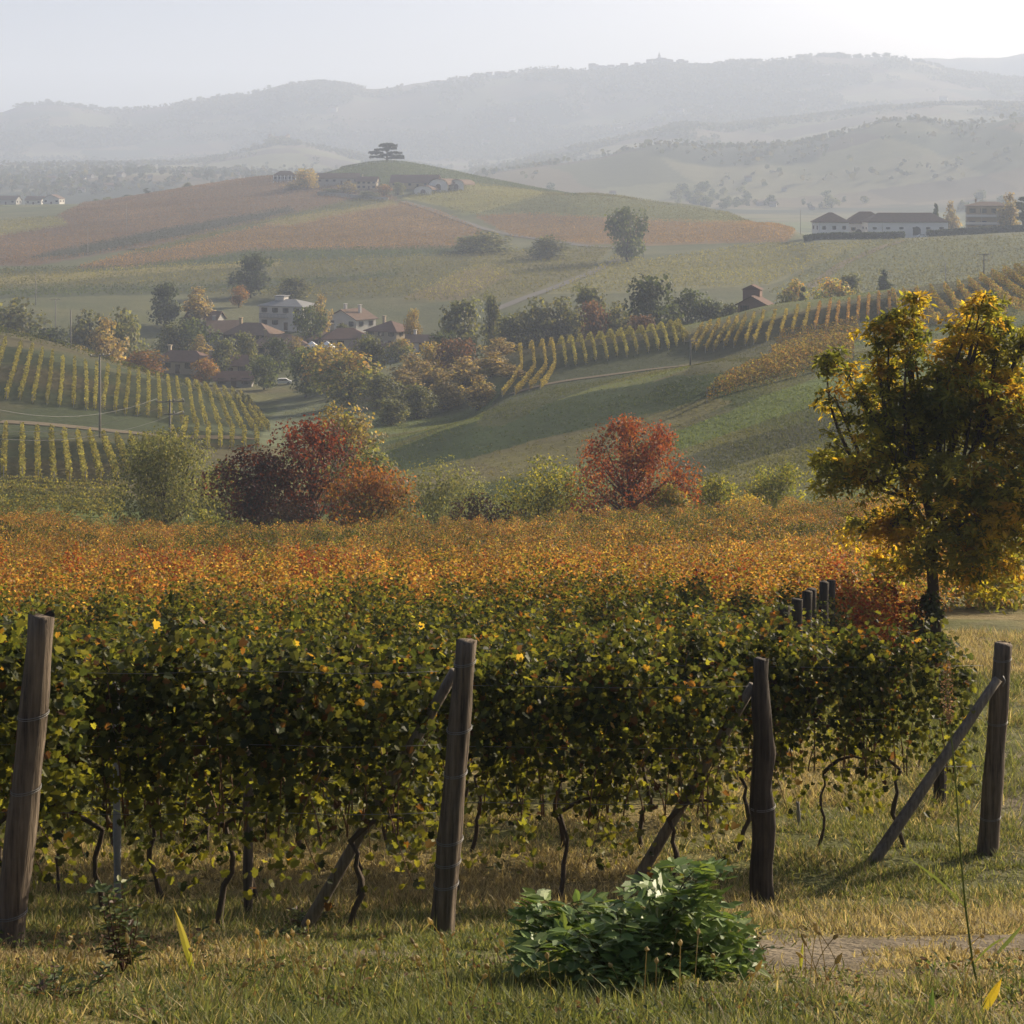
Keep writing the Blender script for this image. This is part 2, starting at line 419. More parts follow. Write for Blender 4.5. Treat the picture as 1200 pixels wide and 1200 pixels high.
def ground_colour(X, Y, Z):
    Ys = np.maximum(Y, 5)
    u = 600 + F * X / Ys; v = HOR - F * Z / Ys
    n1 = fbm(X / 3.1, Y / 3.1, 41, 4); n2 = fbm(X / 18.0, Y / 18.0, 42, 4); n3 = fbm(X / 0.6, Y / 0.6, 43, 3)
    mixc = lambda a, b, t: np.asarray(a) * (1 - t[:, None]) + np.asarray(b) * t[:, None]
    grass = mixc((0.10, 0.105, 0.035), (0.21, 0.165, 0.07), sstep(0.38, 0.66, n1))
    C = grass.copy()
    # bare trodden earth by the turning place and along the track
    soil = mixc((0.135, 0.11, 0.078), (0.225, 0.185, 0.13), n3)
    lane = 1.15 * np.exp(-((Y - 10.15 - 0.33 * (X - 2.2) + 1.8 * (fbm(X / 1.4 + 5, Y / 3.0, 49, 3) - 0.5)) / 1.15) ** 2) * sstep(0.3, 1.4, X + 1.6 * (n1 - 0.5))
    lane = np.maximum(lane, 0.9 * np.exp(-((X - (5.75 + 0.26 * (Y - 18))) / 0.95) ** 2) * sstep(14, 18, Y) * (1 - 0.75 * sstep(20, 26, Y)) * (1 - sstep(50, 70, Y)))
    lane = np.maximum(lane, 0.8 * np.exp(-((X + 0.65) / 1.1) ** 2 - ((Y - 9.75) / 0.4) ** 2))
    C = mixc(C, soil, np.clip(lane * (0.55 + 0.9 * n1), 0, 1)) if False else C * (1 - np.clip(lane * (2.6 * fbm(X / 0.8, Y / 0.5, 48, 3) - 0.35), 0, 1))[:, None] + soil * np.clip(lane * (2.6 * fbm(X / 0.8, Y / 0.5, 48, 3) - 0.35), 0, 1)[:, None]
    # valley and hillside meadows
    mead = mixc((0.048, 0.066, 0.022), (0.12, 0.118, 0.045), sstep(0.35, 0.7, n2))
    band = sstep(0.52, 0.7, fbm((X + 1.9 * Y) / 90.0, (Y - 0.5 * X) / 24.0, 77, 3))
    mead = mixc(mead, (0.15, 0.125, 0.065), 0.7 * band)
    bright = sstep(0.5, 0.62, fbm((X + 1.6 * Y) / 120.0, (Y - 0.55 * X) / 17.0, 79, 2))
    mead = mixc(mead, (0.115, 0.145, 0.04), 0.7 * bright)
    t = sstep(100, 125, Y)
    C = C * (1 - t)[:, None] + mead * t[:, None]
    left = sstep(140, 160, Y) * (1 - sstep(345, 360, Y)) * (1 - sstep(300, 330, u))
    C = C * (1 - left)[:, None] + mixc((0.048, 0.06, 0.026), (0.085, 0.075, 0.036), sstep(0.45, 0.7, n2)) * left[:, None]
    val = sstep(370, 390, Y) * (1 - sstep(900, 1200, Y))
    C = C * (1 - val)[:, None] + mixc((0.07, 0.085, 0.04), (0.13, 0.125, 0.06), n2) * val[:, None]
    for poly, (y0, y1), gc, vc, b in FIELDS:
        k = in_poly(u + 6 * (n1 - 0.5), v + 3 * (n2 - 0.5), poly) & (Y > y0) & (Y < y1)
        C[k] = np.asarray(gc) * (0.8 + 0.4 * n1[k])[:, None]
    # far hills: a patchwork of vineyards, woods and ploughland
    far = sstep(1250, 1500, Y)
    wx = X + 90 * (fbm(X / 300, Y / 300, 51, 3) - 0.5); wy = Y + 90 * (fbm(X / 300, Y / 300, 52, 3) - 0.5)
    cell = _hash(np.floor(wx / 130 + wy / 400), np.floor(wy / 95 - wx / 500), 5)
    pal = np.array([(0.12,0.095,0.055),(0.085,0.09,0.045),(0.13,0.105,0.06),(0.05,0.065,0.035),(0.155,0.145,0.075),(0.075,0.06,0.04),(0.13,0.13,0.06)])
    pc = pal[np.minimum((cell * len(pal)).astype(int), len(pal) - 1)]
    wood = sstep(0.51, 0.58, fbm(X / 210.0, Y / 210.0, 61, 5))
    pc = pc * (1 - wood)[:, None] + np.array((0.03, 0.04, 0.025)) * wood[:, None]
    C = C * (1 - far)[:, None] + pc * far[:, None]
    return np.clip(C, 0.01, 0.6)

# ------------------------------------------------------------------ ground sheet
def build_ground():
    ug = np.concatenate([np.arange(-900, -60, 60), np.arange(-60, 1262, 4.5), np.arange(1270, 2110, 60)])
    yg = np.concatenate([np.linspace(-40, 7.5, 60), np.geomspace(7.6, 120, 330), np.geomspace(121, 1250, 420), np.geomspace(1260, 4100, 260), np.geomspace(4130, 6000, 40)])
    U, Yg = np.meshgrid(ug, yg, indexing='ij')
    Xg = (U - 600) / F * np.sqrt(np.maximum(Yg, 0) ** 2 + 64)
    Z = ground_z(Xg, Yg)
    nu, ny = U.shape
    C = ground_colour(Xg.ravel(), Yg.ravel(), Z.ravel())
    i, j = np.meshgrid(np.arange(nu - 1), np.arange(ny - 1), indexing='ij')
    q = np.stack([i*ny + j, (i+1)*ny + j, (i+1)*ny + j+1, i*ny + j+1], -1).reshape(-1, 4)
    mb = MB(); mb.add(np.stack([Xg, Yg, Z], -1).reshape(-1, 3), q, C)
    m, nt, b = mat('ground_earth', 0.95, 0.1)
    tc = nt.nodes.new('ShaderNodeTexCoord')
    fine = noise_n(nt, 14.0, 5, 0.7, tc.outputs['Object']); mid = noise_n(nt, 1.1, 5, 0.65, tc.outputs['Object']); big = noise_n(nt, 0.09, 4, 0.6, tc.outputs['Object'])
    f = math_n(nt, 'ADD', math_n(nt, 'ADD', math_n(nt, 'MULTIPLY', fine, 0.7), math_n(nt, 'MULTIPLY', mid, 0.8)), math_n(nt, 'MULTIPLY', big, 0.6))
    nt.links.new(scale_col(nt, col_attr(nt), f), b.inputs['Base Color'])
    bp = nt.nodes.new('ShaderNodeBump'); bp.inputs['Strength'].default_value = 0.6; bp.inputs['Distance'].default_value = 0.06
    nt.links.new(math_n(nt, 'ADD', fine, mid), bp.inputs['Height'])
    b2 = nt.nodes.new('ShaderNodeBump'); b2.inputs['Strength'].default_value = 0.5; b2.inputs['Distance'].default_value = 1.0
    nt.links.new(noise_n(nt, 0.6, 6, 0.7, tc.outputs['Object']), b2.inputs['Height']); nt.links.new(bp.outputs[0], b2.inputs['Normal'])
    nt.links.new(b2.outputs[0], b.inputs['Normal'])
    o = mb.build('ground', m, smooth=True)
    tag(o, 'rolling hillside ground with grass, soil and distant field slopes', 'ground', kind='structure')
    return o
GROUND = build_ground()

# ------------------------------------------------------------------ haze
def build_haze(density=3.3e-4, aniso=0.10, colour=(0.70, 0.80, 1.0)):
    mb = MB(); mb.box((-5000, -60, -90), (5000, 6200, 418))
    m = bpy.data.materials.new('haze_air'); m.use_nodes = True
    nt = m.node_tree; nt.nodes.clear()
    out = nt.nodes.new('ShaderNodeOutputMaterial')
    pv = nt.nodes.new('ShaderNodeVolumePrincipled')
    pv.inputs['Color'].default_value = (*colour, 1)
    pv.inputs['Density'].default_value = density
    pv.inputs['Anisotropy'].default_value = aniso
    nt.links.new(pv.outputs[0], out.inputs['Volume'])
    o = mb.build('haze', m)
    tag(o, 'pale morning mist filling the valley air', 'haze', kind='stuff')
HAZE = build_haze()
# ------------------------------------------------------------------ leaf templates
def fold(pts, z=0.26):
    """half outline mirrored about the midrib -> two n-gons"""
    r = [(x, y, z * x) for x, y in pts]
    n = len(r)
    l = [(-x, y, z * x) for x, y, _ in r[1:-1]]
    V = np.array(r + l, float)
    right = np.arange(n)[None]
    left = np.array([[0, n - 1] + list(range(n + len(l) - 1, n - 1, -1))])
    return V, [right, left]
GRAPE = fold([(0,0),(0.27,-0.15),(0.50,0.02),(0.40,0.24),(0.60,0.44),(0.36,0.52),(0.30,0.80),(0,1.0)])
OVAL  = fold([(0,0),(0.24,0.25),(0.27,0.55),(0,1.0)], 0.3)
LANCE = fold([(0,0),(0.15,0.3),(0.13,0.65),(0,1.0)], 0.3)
SERR  = fold([(0,0),(0.20,0.12),(0.19,0.26),(0.29,0.34),(0.24,0.50),(0.27,0.58),(0.16,0.72),(0.15,0.82),(0,1.05)], 0.35)
PENTA = (np.array([(-0.5,-0.2,0),(0.05,-0.5,0.12),(0.55,-0.1,0),(0.25,0.5,0.1),(-0.35,0.42,0)], float), [np.array([[0,1,2,3,4]])])
BLADE = (np.array([(-0.5,0,0),(0.5,0,0),(0.38,0.5,0.10),(-0.38,0.5,0.10),(0,1.0,0.34)], float), [np.array([[0,1,2,3]]), np.array([[3,2,4]])])

def pick(pal, n, jit=0.22):
    pal = np.asarray(pal, float)
    c = pal[rng.integers(0, len(pal), n)]
    return np.clip(c * (1 + rng.normal(0, jit, (n, 1))), 0.008, 0.75)

M_VINE  = leaf_mat('vine_leaf', 0.56, 0.55, 0.25, (1.25, 1.15, 0.6))
M_LEAF  = leaf_mat('tree_leaf', 0.48, 0.6, 0.25)
M_FAR   = leaf_mat('far_leaf', 0.42, 0.8, 0.1)
M_BUSH  = leaf_mat('glossy_leaf', 0.34, 0.45, 0.25, vary=0.0)
M_WALNUT = leaf_mat('walnut_leaf', 0.62, 0.55, 0.25, (1.5, 1.45, 0.6), vary=0.0)
M_GRASS = leaf_mat('grass_blade', 0.48, 0.6, 0.2, (1.15, 1.1, 0.7), vary=0.0)
M_BARK  = plain_mat('bark', (0.085, 0.066, 0.05), 0.9, 0.15, 6.0, 0.5, 60.0)
M_CANE  = plain_mat('vine_cane', (0.17, 0.095, 0.055), 0.8, 0.2, 6.0, 0.4, 50.0)
M_STEEL = plain_mat('galvanised_wire', (0.17, 0.165, 0.155), 0.5, 0.5, 3.0, 0.2)
M_CONC  = plain_mat('concrete_post', (0.30, 0.29, 0.27), 0.9, 0.2, 4.0, 0.4, 40.0)

def wood_mat(name, c1, c2):
    m, nt, b = mat(name, 0.85, 0.2)
    tc = nt.nodes.new('ShaderNodeTexCoord')
    mp = nt.nodes.new('ShaderNodeMapping'); mp.inputs['Scale'].default_value = (34, 34, 1.6)
    nt.links.new(tc.outputs['Object'], mp.inputs['Vector'])
    grain = noise_n(nt, 1.0, 6, 0.65, mp.outputs[0]); blot = noise_n(nt, 3.2, 4, 0.6, tc.outputs['Object'])
    cr = nt.nodes.new('ShaderNodeValToRGB')
    cr.color_ramp.elements[0].position = 0.34; cr.color_ramp.elements[0].color = (*c1, 1)
    cr.color_ramp.elements[1].position = 0.66; cr.color_ramp.elements[1].color = (*c2, 1)
    nt.links.new(math_n(nt, 'ADD', math_n(nt, 'MULTIPLY', grain, 0.7), math_n(nt, 'MULTIPLY', blot, 0.3)), cr.inputs[0])
    nt.links.new(cr.outputs[0], b.inputs['Base Color'])
    bp = nt.nodes.new('ShaderNodeBump'); bp.inputs['Strength'].default_value = 1.0; bp.inputs['Distance'].default_value = 0.022
    nt.links.new(grain, bp.inputs['Height']); nt.links.new(bp.outputs[0], b.inputs['Normal'])
    return m
M_POST = wood_mat('weathered_post', (0.04, 0.032, 0.026), (0.25, 0.195, 0.14))
M_DARKPOST = wood_mat('dark_post', (0.02, 0.017, 0.015), (0.11, 0.088, 0.068))
M_BRACE = wood_mat('grey_brace', (0.09, 0.075, 0.06), (0.30, 0.255, 0.20))

# ------------------------------------------------------------------ grapevines
GREENS = [(0.056,0.074,0.025),(0.074,0.088,0.029),(0.095,0.106,0.034),(0.048,0.062,0.023),(0.125,0.126,0.037)]
LIMES  = [(0.18,0.195,0.035),(0.24,0.235,0.04),(0.15,0.16,0.033)]
RUSTS  = [(0.14,0.07,0.03),(0.11,0.06,0.035),(0.20,0.10,0.03)]
GOLDS  = [(0.42,0.29,0.05),(0.36,0.21,0.04)]
AMBER  = [(0.44,0.25,0.075),(0.47,0.30,0.085),(0.38,0.18,0.06),(0.31,0.20,0.06),(0.46,0.33,0.10),(0.34,0.13,0.055)]
BRONZE = [(0.27,0.16,0.055),(0.22,0.17,0.045),(0.30,0.19,0.05),(0.17,0.15,0.04),(0.32,0.12,0.035),(0.36,0.24,0.06)]

def mixpal(n, *parts):
    """parts: (weight, palette)"""
    w = np.array([p[0] for p in parts], float); w /= w.sum()
    k = rng.choice(len(parts), n, p=w)
    C = np.zeros((n, 3))
    for i, p in enumerate(parts):
        q = k == i
        C[q] = pick(p[1], int(q.sum()))
    return C

def vine_trunk_mesh(mb, seed):
    r = np.random.default_rng(seed)
    z = np.linspace(-0.1, 0.82, 9)
    wob = np.cumsum(r.normal(0, 0.024, (9, 2)), axis=0)
    P = np.stack([wob[:, 0], wob[:, 1], z], -1)
    mb.tube(P, np.linspace(0.024, 0.015, 9) * r.uniform(0.75, 1.3), 7, rough=0.3)
    for sgn in (-1, 1):
        if r.random() < 0.25: continue
        L = r.uniform(0.3, 0.55); t = np.linspace(0, 1, 6)
        Q = P[-1] + np.stack([sgn * L * t, r.normal(0, .02, 6), 0.16 * np.sin(t * 2.2) + 0.02 * t], -1)
        mb.tube(Q, np.linspace(0.02, 0.010, 6), 6, rough=0.2)

def near_vine(seed, n=2150, dark=True):
    root = thing('grapevine', '', 'grapevine')
    mb = MB(); vine_trunk_mesh(mb, seed); mb.build('trunk', M_BARK, root, True)
    r = np.random.default_rng(seed + 1)
    mb = MB()
    for k in range(12):
        x0 = r.uniform(-0.5, 0.5); t = np.linspace(0, 1, 7)
        bend = r.uniform(-0.35, 0.35)
        P = np.stack([x0 + bend * t ** 1.6, r.normal(0, 0.07) + r.normal(0, 0.16) * t, 0.82 + r.uniform(0.5, 1.35) * t], -1)
        mb.tube(P, np.linspace(0.0075, 0.0035, 7), 5)
    for k in range(2):
        x0 = r.uniform(-0.5, 0.5); t = np.linspace(0, 1, 6)
        P = np.stack([x0 + r.uniform(-0.5, 0.5) * t, r.uniform(-0.3, -0.05) * np.sin(t * 2), 1.3 - r.uniform(0.5, 0.95) * t], -1)
        mb.tube(P, np.linspace(0.005, 0.003, 6), 5)
    mb.build('cane', M_CANE, root, True)
    x = rng.uniform(-0.63, 0.63, n)
    t = rng.beta(2.1, 1.0, n)
    lo = 0.62 + 0.26 * np.sin(x * 5 + seed) * 0.6; hi = 2.14 + 0.13 * np.sin(x * 7 + seed * 2.1) + 0.06 * np.sin(x * 17 + seed)
    z = lo + (hi - lo) * t
    k = rng.random(n) < 0.05; z[k] = hi[k] + rng.uniform(0, 0.26, k.sum())
    k = rng.random(n) < 0.02; z[k] = rng.uniform(0.36, 0.75, k.sum())
    y = rng.normal(0, 0.17, n) * (1.05 - 0.3 * (t > 0.9))
    side = np.sign(y)
    C = mixpal(n, (0.79, GREENS), (0.14, LIMES), (0.055, RUSTS), (0.012, GOLDS))
    k = (z < 1.35) & (rng.random(n) < 0.55); C[k] = pick(LIMES, int(k.sum()))  # lower leaves recoloured lime: backlit glow painted into the leaf colour
    y = np.where(z < 1.3, y * 0.8, y)
    nrm = np.stack([0 * x, side * 0.8 * np.clip(np.abs(y) / 0.1, 0.3, 1), 0.55 + 0 * x], -1)
    mb = MB()
    big = rng.uniform(0.034, 0.072, n)
    mb.leaves(np.stack([x, y, z], -1), nrm, big, GRAPE, C, tip=(0, 0, -0.8), jit=0.58)
    mb.build('foliage', M_VINE, root)
    return root

def far_vine(seed, n, size, parts, tmpl=GRAPE):
    root = thing('grapevine', '', 'grapevine')
    mb = MB(); vine_trunk_mesh(mb, seed); mb.build('trunk', M_BARK, root, True)
    x = np.clip(rng.normal(0, 0.33, n), -0.85, 0.85); t = rng.beta(1.4, 1.0, n)
    hi = 2.05 - 0.75 * x ** 2 + 0.16 * np.sin(x * 9 + seed) + 0.08 * np.sin(x * 19 + 2 * seed)
    z = 0.75 + (hi - 0.75) * t
    k = rng.random(n) < 0.06; z[k] = hi[k] + rng.uniform(0, 0.22, k.sum())
    y = rng.normal(0, 0.21, n)
    nrm = np.stack([0 * x, np.sign(y) * 0.7, 0.7 + 0 * x], -1)
    mb = MB()
    mb.leaves(np.stack([x, y, z], -1), nrm, rng.uniform(0.75, 1.25, n) * size, tmpl, mixpal(n, *parts), tip=(0, 0, -1), jit=0.5)
    mb.build('foliage', M_VINE, root)
    return root

near_protos = [near_vine(100 + 7 * k) for k in range(5)]
P_GREEN = [(0.66, GREENS), (0.20, LIMES), (0.11, BRONZE), (0.03, GOLDS)]
P_MIX   = [(0.30, GREENS), (0.2, LIMES), (0.35, BRONZE), (0.15, AMBER)]
P_AMBER = [(0.08, LIMES), (0.24, BRONZE), (0.68, AMBER)]
P_RED   = [(0.25, BRONZE), (0.25, AMBER), (0.5, [(0.30,0.07,0.035),(0.36,0.12,0.04),(0.25,0.05,0.03)])]
P_BRONZE = [(0.22, GREENS), (0.12, LIMES), (0.46, BRONZE), (0.20, AMBER)]
far_protos = {k: [far_vine(300 + 31 * i + 5 * j, 1300, 0.052, pal) for j in range(3)] for i, (k, pal) in enumerate((('green', P_GREEN), ('mix', P_MIX), ('amber', P_AMBER), ('bronze', P_BRONZE), ('red', P_RED)))}
used = set()
def plant(proto, loc, rz, scale, label, group):
    if proto.name not in used:
        used.add(proto.name)
        proto.location = tuple(float(x) for x in loc); proto.rotation_euler = (0, 0, rz); proto.scale = scale
        proto['label'] = label; proto['group'] = group
        return proto
    return copy_tree(proto, None, loc, rz, scale, label, group)

EDGE_Y = [9, 10.2, 11.6, 14, 16.3, 17.5, 18.8, 21.5, 24, 26.5, 29, 33, 40, 50, 70, 100]
EDGE_X = [-3.2, -3.05, -0.5, 2.05, 4.4, 2.6, 3.0, 3.6, 4.2, 4.8, 5.6, 7.6, 9.4, 13, 20, 29]
NEAR_ROWS = [
 (10.62, -2.95, 'leafy grapevine hanging behind the thick leaning post at the picture edge', 'grapevines behind the thick leaning post'),
 (11.82, -0.80, 'dark green grapevine in the front row ending at the wired leaning round post', 'grapevines in the front row'),
 (14.22, 1.62, 'dark green grapevine in the row ending at the splintered black post', 'grapevines in the splintered post row'),
 (16.5, 4.15, 'green grapevine in the row ending at the post with the long pale brace', 'grapevines in the pale brace row'),
]
nv = 0
for ri, (y, x1, lab, grp) in enumerate(NEAR_ROWS):
    x = x1 - 0.35
    xl = -0.34 * y - 0.6
    while x > xl:
        yy = y + rng.normal(0, 0.03)
        s = rng.uniform(0.84, 0.97)
        plant(near_protos[rng.integers(5)], (x, yy, ground_z(x, yy) - 0.02), rng.choice([0.0, math.pi]) + rng.normal(0, 0.05), (1.0, rng.uniform(0.9, 1.15), s), lab, grp)
        nv += 1; x -= rng.uniform(0.78, 0.92)

def field_kind(x, y):
    """which autumn colour a vine of the lower vineyard has"""
    if y < 28: return 'green'
    n = float(fbm(x / 9.0, y / 6.0, 91, 3)) + rng.normal(0, 0.10)
    left = 0.10 * (1 - sstep(-18, 6, x))
    red = float(np.exp(-((x - 7.2) / 2.6) ** 2 - ((y - 33) / 5.0) ** 2))
    if red > 0.45 + 0.3 * n: return 'red'
    if y < 33: return 'green' if n < 0.62 else 'mix'
    if y < 37: return 'mix' if n < 0.5 else 'amber'
    if y < 62: return 'amber' if n > 0.49 - left else ('bronze' if n > 0.33 else 'red')
    n2 = float(fbm(x / 16.0, y / 9.0, 95, 3)) + rng.normal(0, 0.05)
    return 'amber' if n2 + left > 0.55 else ('bronze' if n2 > 0.43 else ('mix' if n2 > 0.37 else 'green'))
FIELD_LABEL = {'green': ('green grapevine in the shaded rows just beyond the end posts', 'green vines beyond the end posts'),
 'mix': ('grapevine with mixed green and rusty leaves between the green and orange rows', 'half turned vines'),
 'amber': ('glowing orange grapevine in the sunlit lower vineyard', 'orange vines of the lower vineyard'),
 'bronze': ('brownish olive grapevine among the orange vines of the lower vineyard', 'brownish vines of the lower vineyard'),
 'red': ('deep red grapevine among the orange vines near the walnut tree', 'red vines near the walnut tree')}
yrow = 18.8
rest = []
while yrow < 112:
    rowtone = rng.uniform(0.78, 1.2)
    x1 = float(np.interp(yrow, EDGE_Y, EDGE_X)) if yrow <= 100 else 29 + (yrow - 100) * 0.9
    xl = -0.335 * yrow - 1.2
    x = x1 - 0.4
    cap_end = yrow > 100
    while x > xl:
        if cap_end:
            # the vineyard stops short of the tree line
            lim = float(np.interp(x, [-40, -16, -8, 3, 14, 30], [106, 104, 101, 101, 104, 108]))
            if yrow > lim: x -= 1.05; continue
        k = field_kind(x, yrow)
        if nv < 296 and yrow < 60:
            lab, grp = FIELD_LABEL[k]
            s = rng.uniform(0.78, 0.94)
            plant(far_protos[k][rng.integers(3)], (x, yrow, ground_z(x, yrow) - 0.03), rng.choice([0.0, math.pi]) + rng.normal(0, 0.06), (1.05, rng.uniform(0.9, 1.3), s), lab, grp)
            nv += 1
        else:
            rest.append((x, yrow, k, rowtone))
        x -= rng.uniform(0.98, 1.12)
    yrow += 2.45
# the remaining vines of the lower vineyard, past the first three hundred, as one mass
mb = MB()
PALS = {'green': P_GREEN, 'mix': P_MIX, 'amber': P_AMBER, 'bronze': P_BRONZE, 'red': P_RED}
for k in PALS:
    pts = np.array([(a, b, rt) for a, b, kk, rt in rest if kk == k])
    if not len(pts): continue
    n = 420
    Px = np.repeat(pts[:, 0], n) + np.clip(rng.normal(0, 0.30, n * len(pts)), -0.7, 0.7)
    Py = np.repeat(pts[:, 1], n) + rng.normal(0, 0.18, n * len(pts))
    hi = np.repeat(rng.uniform(1.25, 2.05, len(pts)), n)
    Pz = np.repeat(ground_z(pts[:, 0], pts[:, 1]), n) + 0.8 + (hi - 0.8 + 0.15 * np.sin(Px * 6)) * rng.beta(1.6, 1.0, n * len(pts))
    tone = np.repeat(rng.uniform(0.66, 1.28, len(pts)) * pts[:, 2], n)[:, None]
    mb.leaves(np.stack([Px, Py, Pz], -1), (0, -0.15, 0.8), rng.uniform(0.06, 0.115, len(Px)), OVAL, np.clip(mixpal(len(Px), *PALS[k]) * tone, 0.01, 0.7), tip=(0, 0, -1), jit=0.6)
o = mb.build('vineyard_foliage', M_VINE)
tag(o, 'sea of orange and olive vines filling the lower vineyard up to the tree line', 'vines', kind='stuff')

# ------------------------------------------------------------------ vineyard posts, braces, wires
def post_mesh(mb, h, r0, r1, lean=(0, 0), n=12, rough=0.05, splinter=False, bow=0.0):
    t = np.linspace(0, 1, 16)
    P = np.stack([lean[0] * t + bow * np.sin(t * math.pi), lean[1] * t, -0.25 + (h + 0.25) * t], -1)
    rad = r0 + (r1 - r0) * t + 0.004 * np.sin(t * 19)
    if splinter:
        rad = rad * (1 - 0.24 * sstep(0.80, 0.93, t)) * (1 + 0.05 * np.sin(t * 31) + 0.05 * np.sin(t * 13 + 1))
        P[:, 0] += -0.03 * sstep(0.80, 0.93, t) + 0.012 * np.sin(t * 21)
    n = 22
    mb.tube(P, rad, n, rough=rough * 0.5)
    V = mb.v[-1].reshape(16, n, 3); g = rng.normal(0, 0.035, n)
    for q in rng.choice(n, 3, replace=False): g[q] -= rng.uniform(0.10, 0.2)
    gg = g[None] * (0.6 + 0.8 * rng.random((16, 1)))
    V[:] = P[:, None] + (V - P[:, None]) * (1 + gg[..., None])
    V[-1, :, 2] += rng.normal(0, 0.008, n)
    return P, rad

def end_post(label, ub, Y, ut, vt, r0, r1, m, wires=(), splinter=False, bow=0.0, name='vineyard_post', brace=None, group=None, front=0.0):
    b = at(ub, Y)
    ztop = (HOR - vt) * Y / F
    h = ztop - b[2]; lean = ((ut - ub) / F * Y, 0.0)
    root = thing(name, label, 'post', b, 0, group)
    mb = MB(); P, rad = post_mesh(mb, h, r0, r1, lean, splinter=splinter, bow=bow, rough=0.17 if splinter else 0.05)
    mb.build('shaft', m, root, True)
    for w in wires:
        wz = h * w
        i = int(np.argmin(abs(P[:, 2] - wz)))
        mb = MB()
        for q in range(2):
            th = np.linspace(0, 2 * math.pi, 17)
            rr = rad[i] + 0.006
            c = P[i] + np.array([0, 0, 0.012 * q])
            mb.tube(np.stack([c[0] + rr * np.cos(th), c[1] + rr * np.sin(th), c[2] + 0.012 * np.sin(th + 1)], -1), 0.0026, 5, cap=False)
        mb.build('wire_tie', M_STEEL, root, True)
    if brace:
        (fu, fv), tv, br = brace
        ft = sight(fu, fv) - b
        if front: ft = at(fu, Y - front) - b
        tz = (HOR - tv) * Y / F - b[2]
        tt = tz / h
        tp = np.array([lean[0] * tt - r0 * 0.7, -0.02 - 0.3 * front, tz])
        t = np.linspace(0, 1, 10)[:, None]
        d = (ft - tp) / np.linalg.norm(ft - tp)
        mb = MB(); mb.tube(tp * (1 - t) + (ft + d * 0.15) * t, np.linspace(br * 0.85, br * 1.1, 10), 8, rough=0.07)
        o = mb.build('brace', M_BRACE, root, True)
        mb = MB(); mb.tube([tp + (0.03, -0.05, 0.04), tp + (0.05, -0.07, 0.0), tp + (0.03, -0.05, -0.06)], 0.006, 5)
        mb.build('bolt', M_STEEL, o, True)
    return root
end_post('thick dark leaning wooden post cut by the left picture edge', 1, 10.2, 49, 722, 0.096, 0.076, M_POST, (0.72, 0.45, 0.12), bow=0.02)
end_post('tall round wooden post bound with wire rings at the end of the front row', 514, 11.6, 547, 751, 0.088, 0.072, M_POST, (0.9, 0.68, 0.55, 0.36, 0.22, 0.14), brace=((356, 1098), 792, 0.042), front=-0.45)
end_post('short black weathered post with splintered narrow top', 893, 14.0, 895, 772, 0.102, 0.08, M_DARKPOST, (0.37,), splinter=True, brace=((734, 1063), 806, 0.045), front=-0.35)
end_post('straight brown post with long pale diagonal brace beside the grass track', 1155, 16.3, 1176, 754, 0.10, 0.082, M_POST, (0.9, 0.6, 0.2), brace=((1024, 1003), 790, 0.05), front=0.42)
end_post('stubby dark wooden post under the vines behind the long pale brace', 1100, 18.6, 1102, 893, 0.075, 0.065, M_DARKPOST)
end_post('thin grey concrete stake under the front vines beside the thick leaning post', 138, 13.6, 136, 800, 0.03, 0.028, M_CONC, name='vineyard_stake')
end_post('grey wooden stake in the dark under the middle of the front vines', 291, 13.4, 291, 880, 0.04, 0.035, M_POST, name='vineyard_stake')
end_post('slim whitish stake standing in grass just past the splintered post', 938, 17.6, 935, 940, 0.018, 0.018, M_CONC, name='vineyard_stake')
for k, (ub, ut, vt, Y) in enumerate([(917, 919, 711, 21.4), (930, 934, 702, 23), (941, 946, 693, 24.6), (950, 951, 690, 26), (961, 966, 682, 27.4), (970, 974, 680, 28.8)]):
    lab = ['shortest foremost dark post in the cluster at the far row ends', 'second dark post in the cluster at the far row ends', 'leaning dark post third in the far row end cluster', 'middle upright dark post in the far row end cluster', 'tall dark leaning post near the back of the far row end cluster', 'rearmost dark post in the far row end cluster by red vines'][k]
    end_post(lab, ub, Y, ut, vt, 0.085, 0.075, M_DARKPOST, group='dark posts at the far row ends')
for u, vt, Y in [(78, 630, 84), (118, 633, 80), (157, 625, 88), (52, 640, 74), (735, 640, 66), (985, 636, 62), (430, 652, 58), (560, 642, 64), (1040, 648, 56)]:
    end_post('thin pale stake poking out of the orange vines', u, Y, u + rng.uniform(-2, 2), vt, 0.04, 0.04, M_CONC, name='vineyard_stake', group='pale stakes in the orange vines')
for y, x1, lab in [(11.6, -0.5, 'thin steel wire through the front vine row'), (14.0, 2.05, 'thin steel wire through the splintered post row'), (16.3, 4.5, 'thin steel wire through the pale brace row')]:
    for h in (0.84, 1.3, 1.8):
        mb = MB()
        xs = np.linspace(-0.33 * y - 1, x1, 14)
        mb.tube(np.stack([xs, np.full(14, y) + 0.01, ground_z(xs, np.full(14, y)) * 0 + float(ground_z(x1, y)) + h - 0.02 * np.sin(np.linspace(0, 9, 14)) ** 2], -1), 0.0025, 5)
        tag(mb.build('trellis_wire', M_STEEL, None, True), lab, 'wire', lab.replace('thin steel wire', 'wires'))
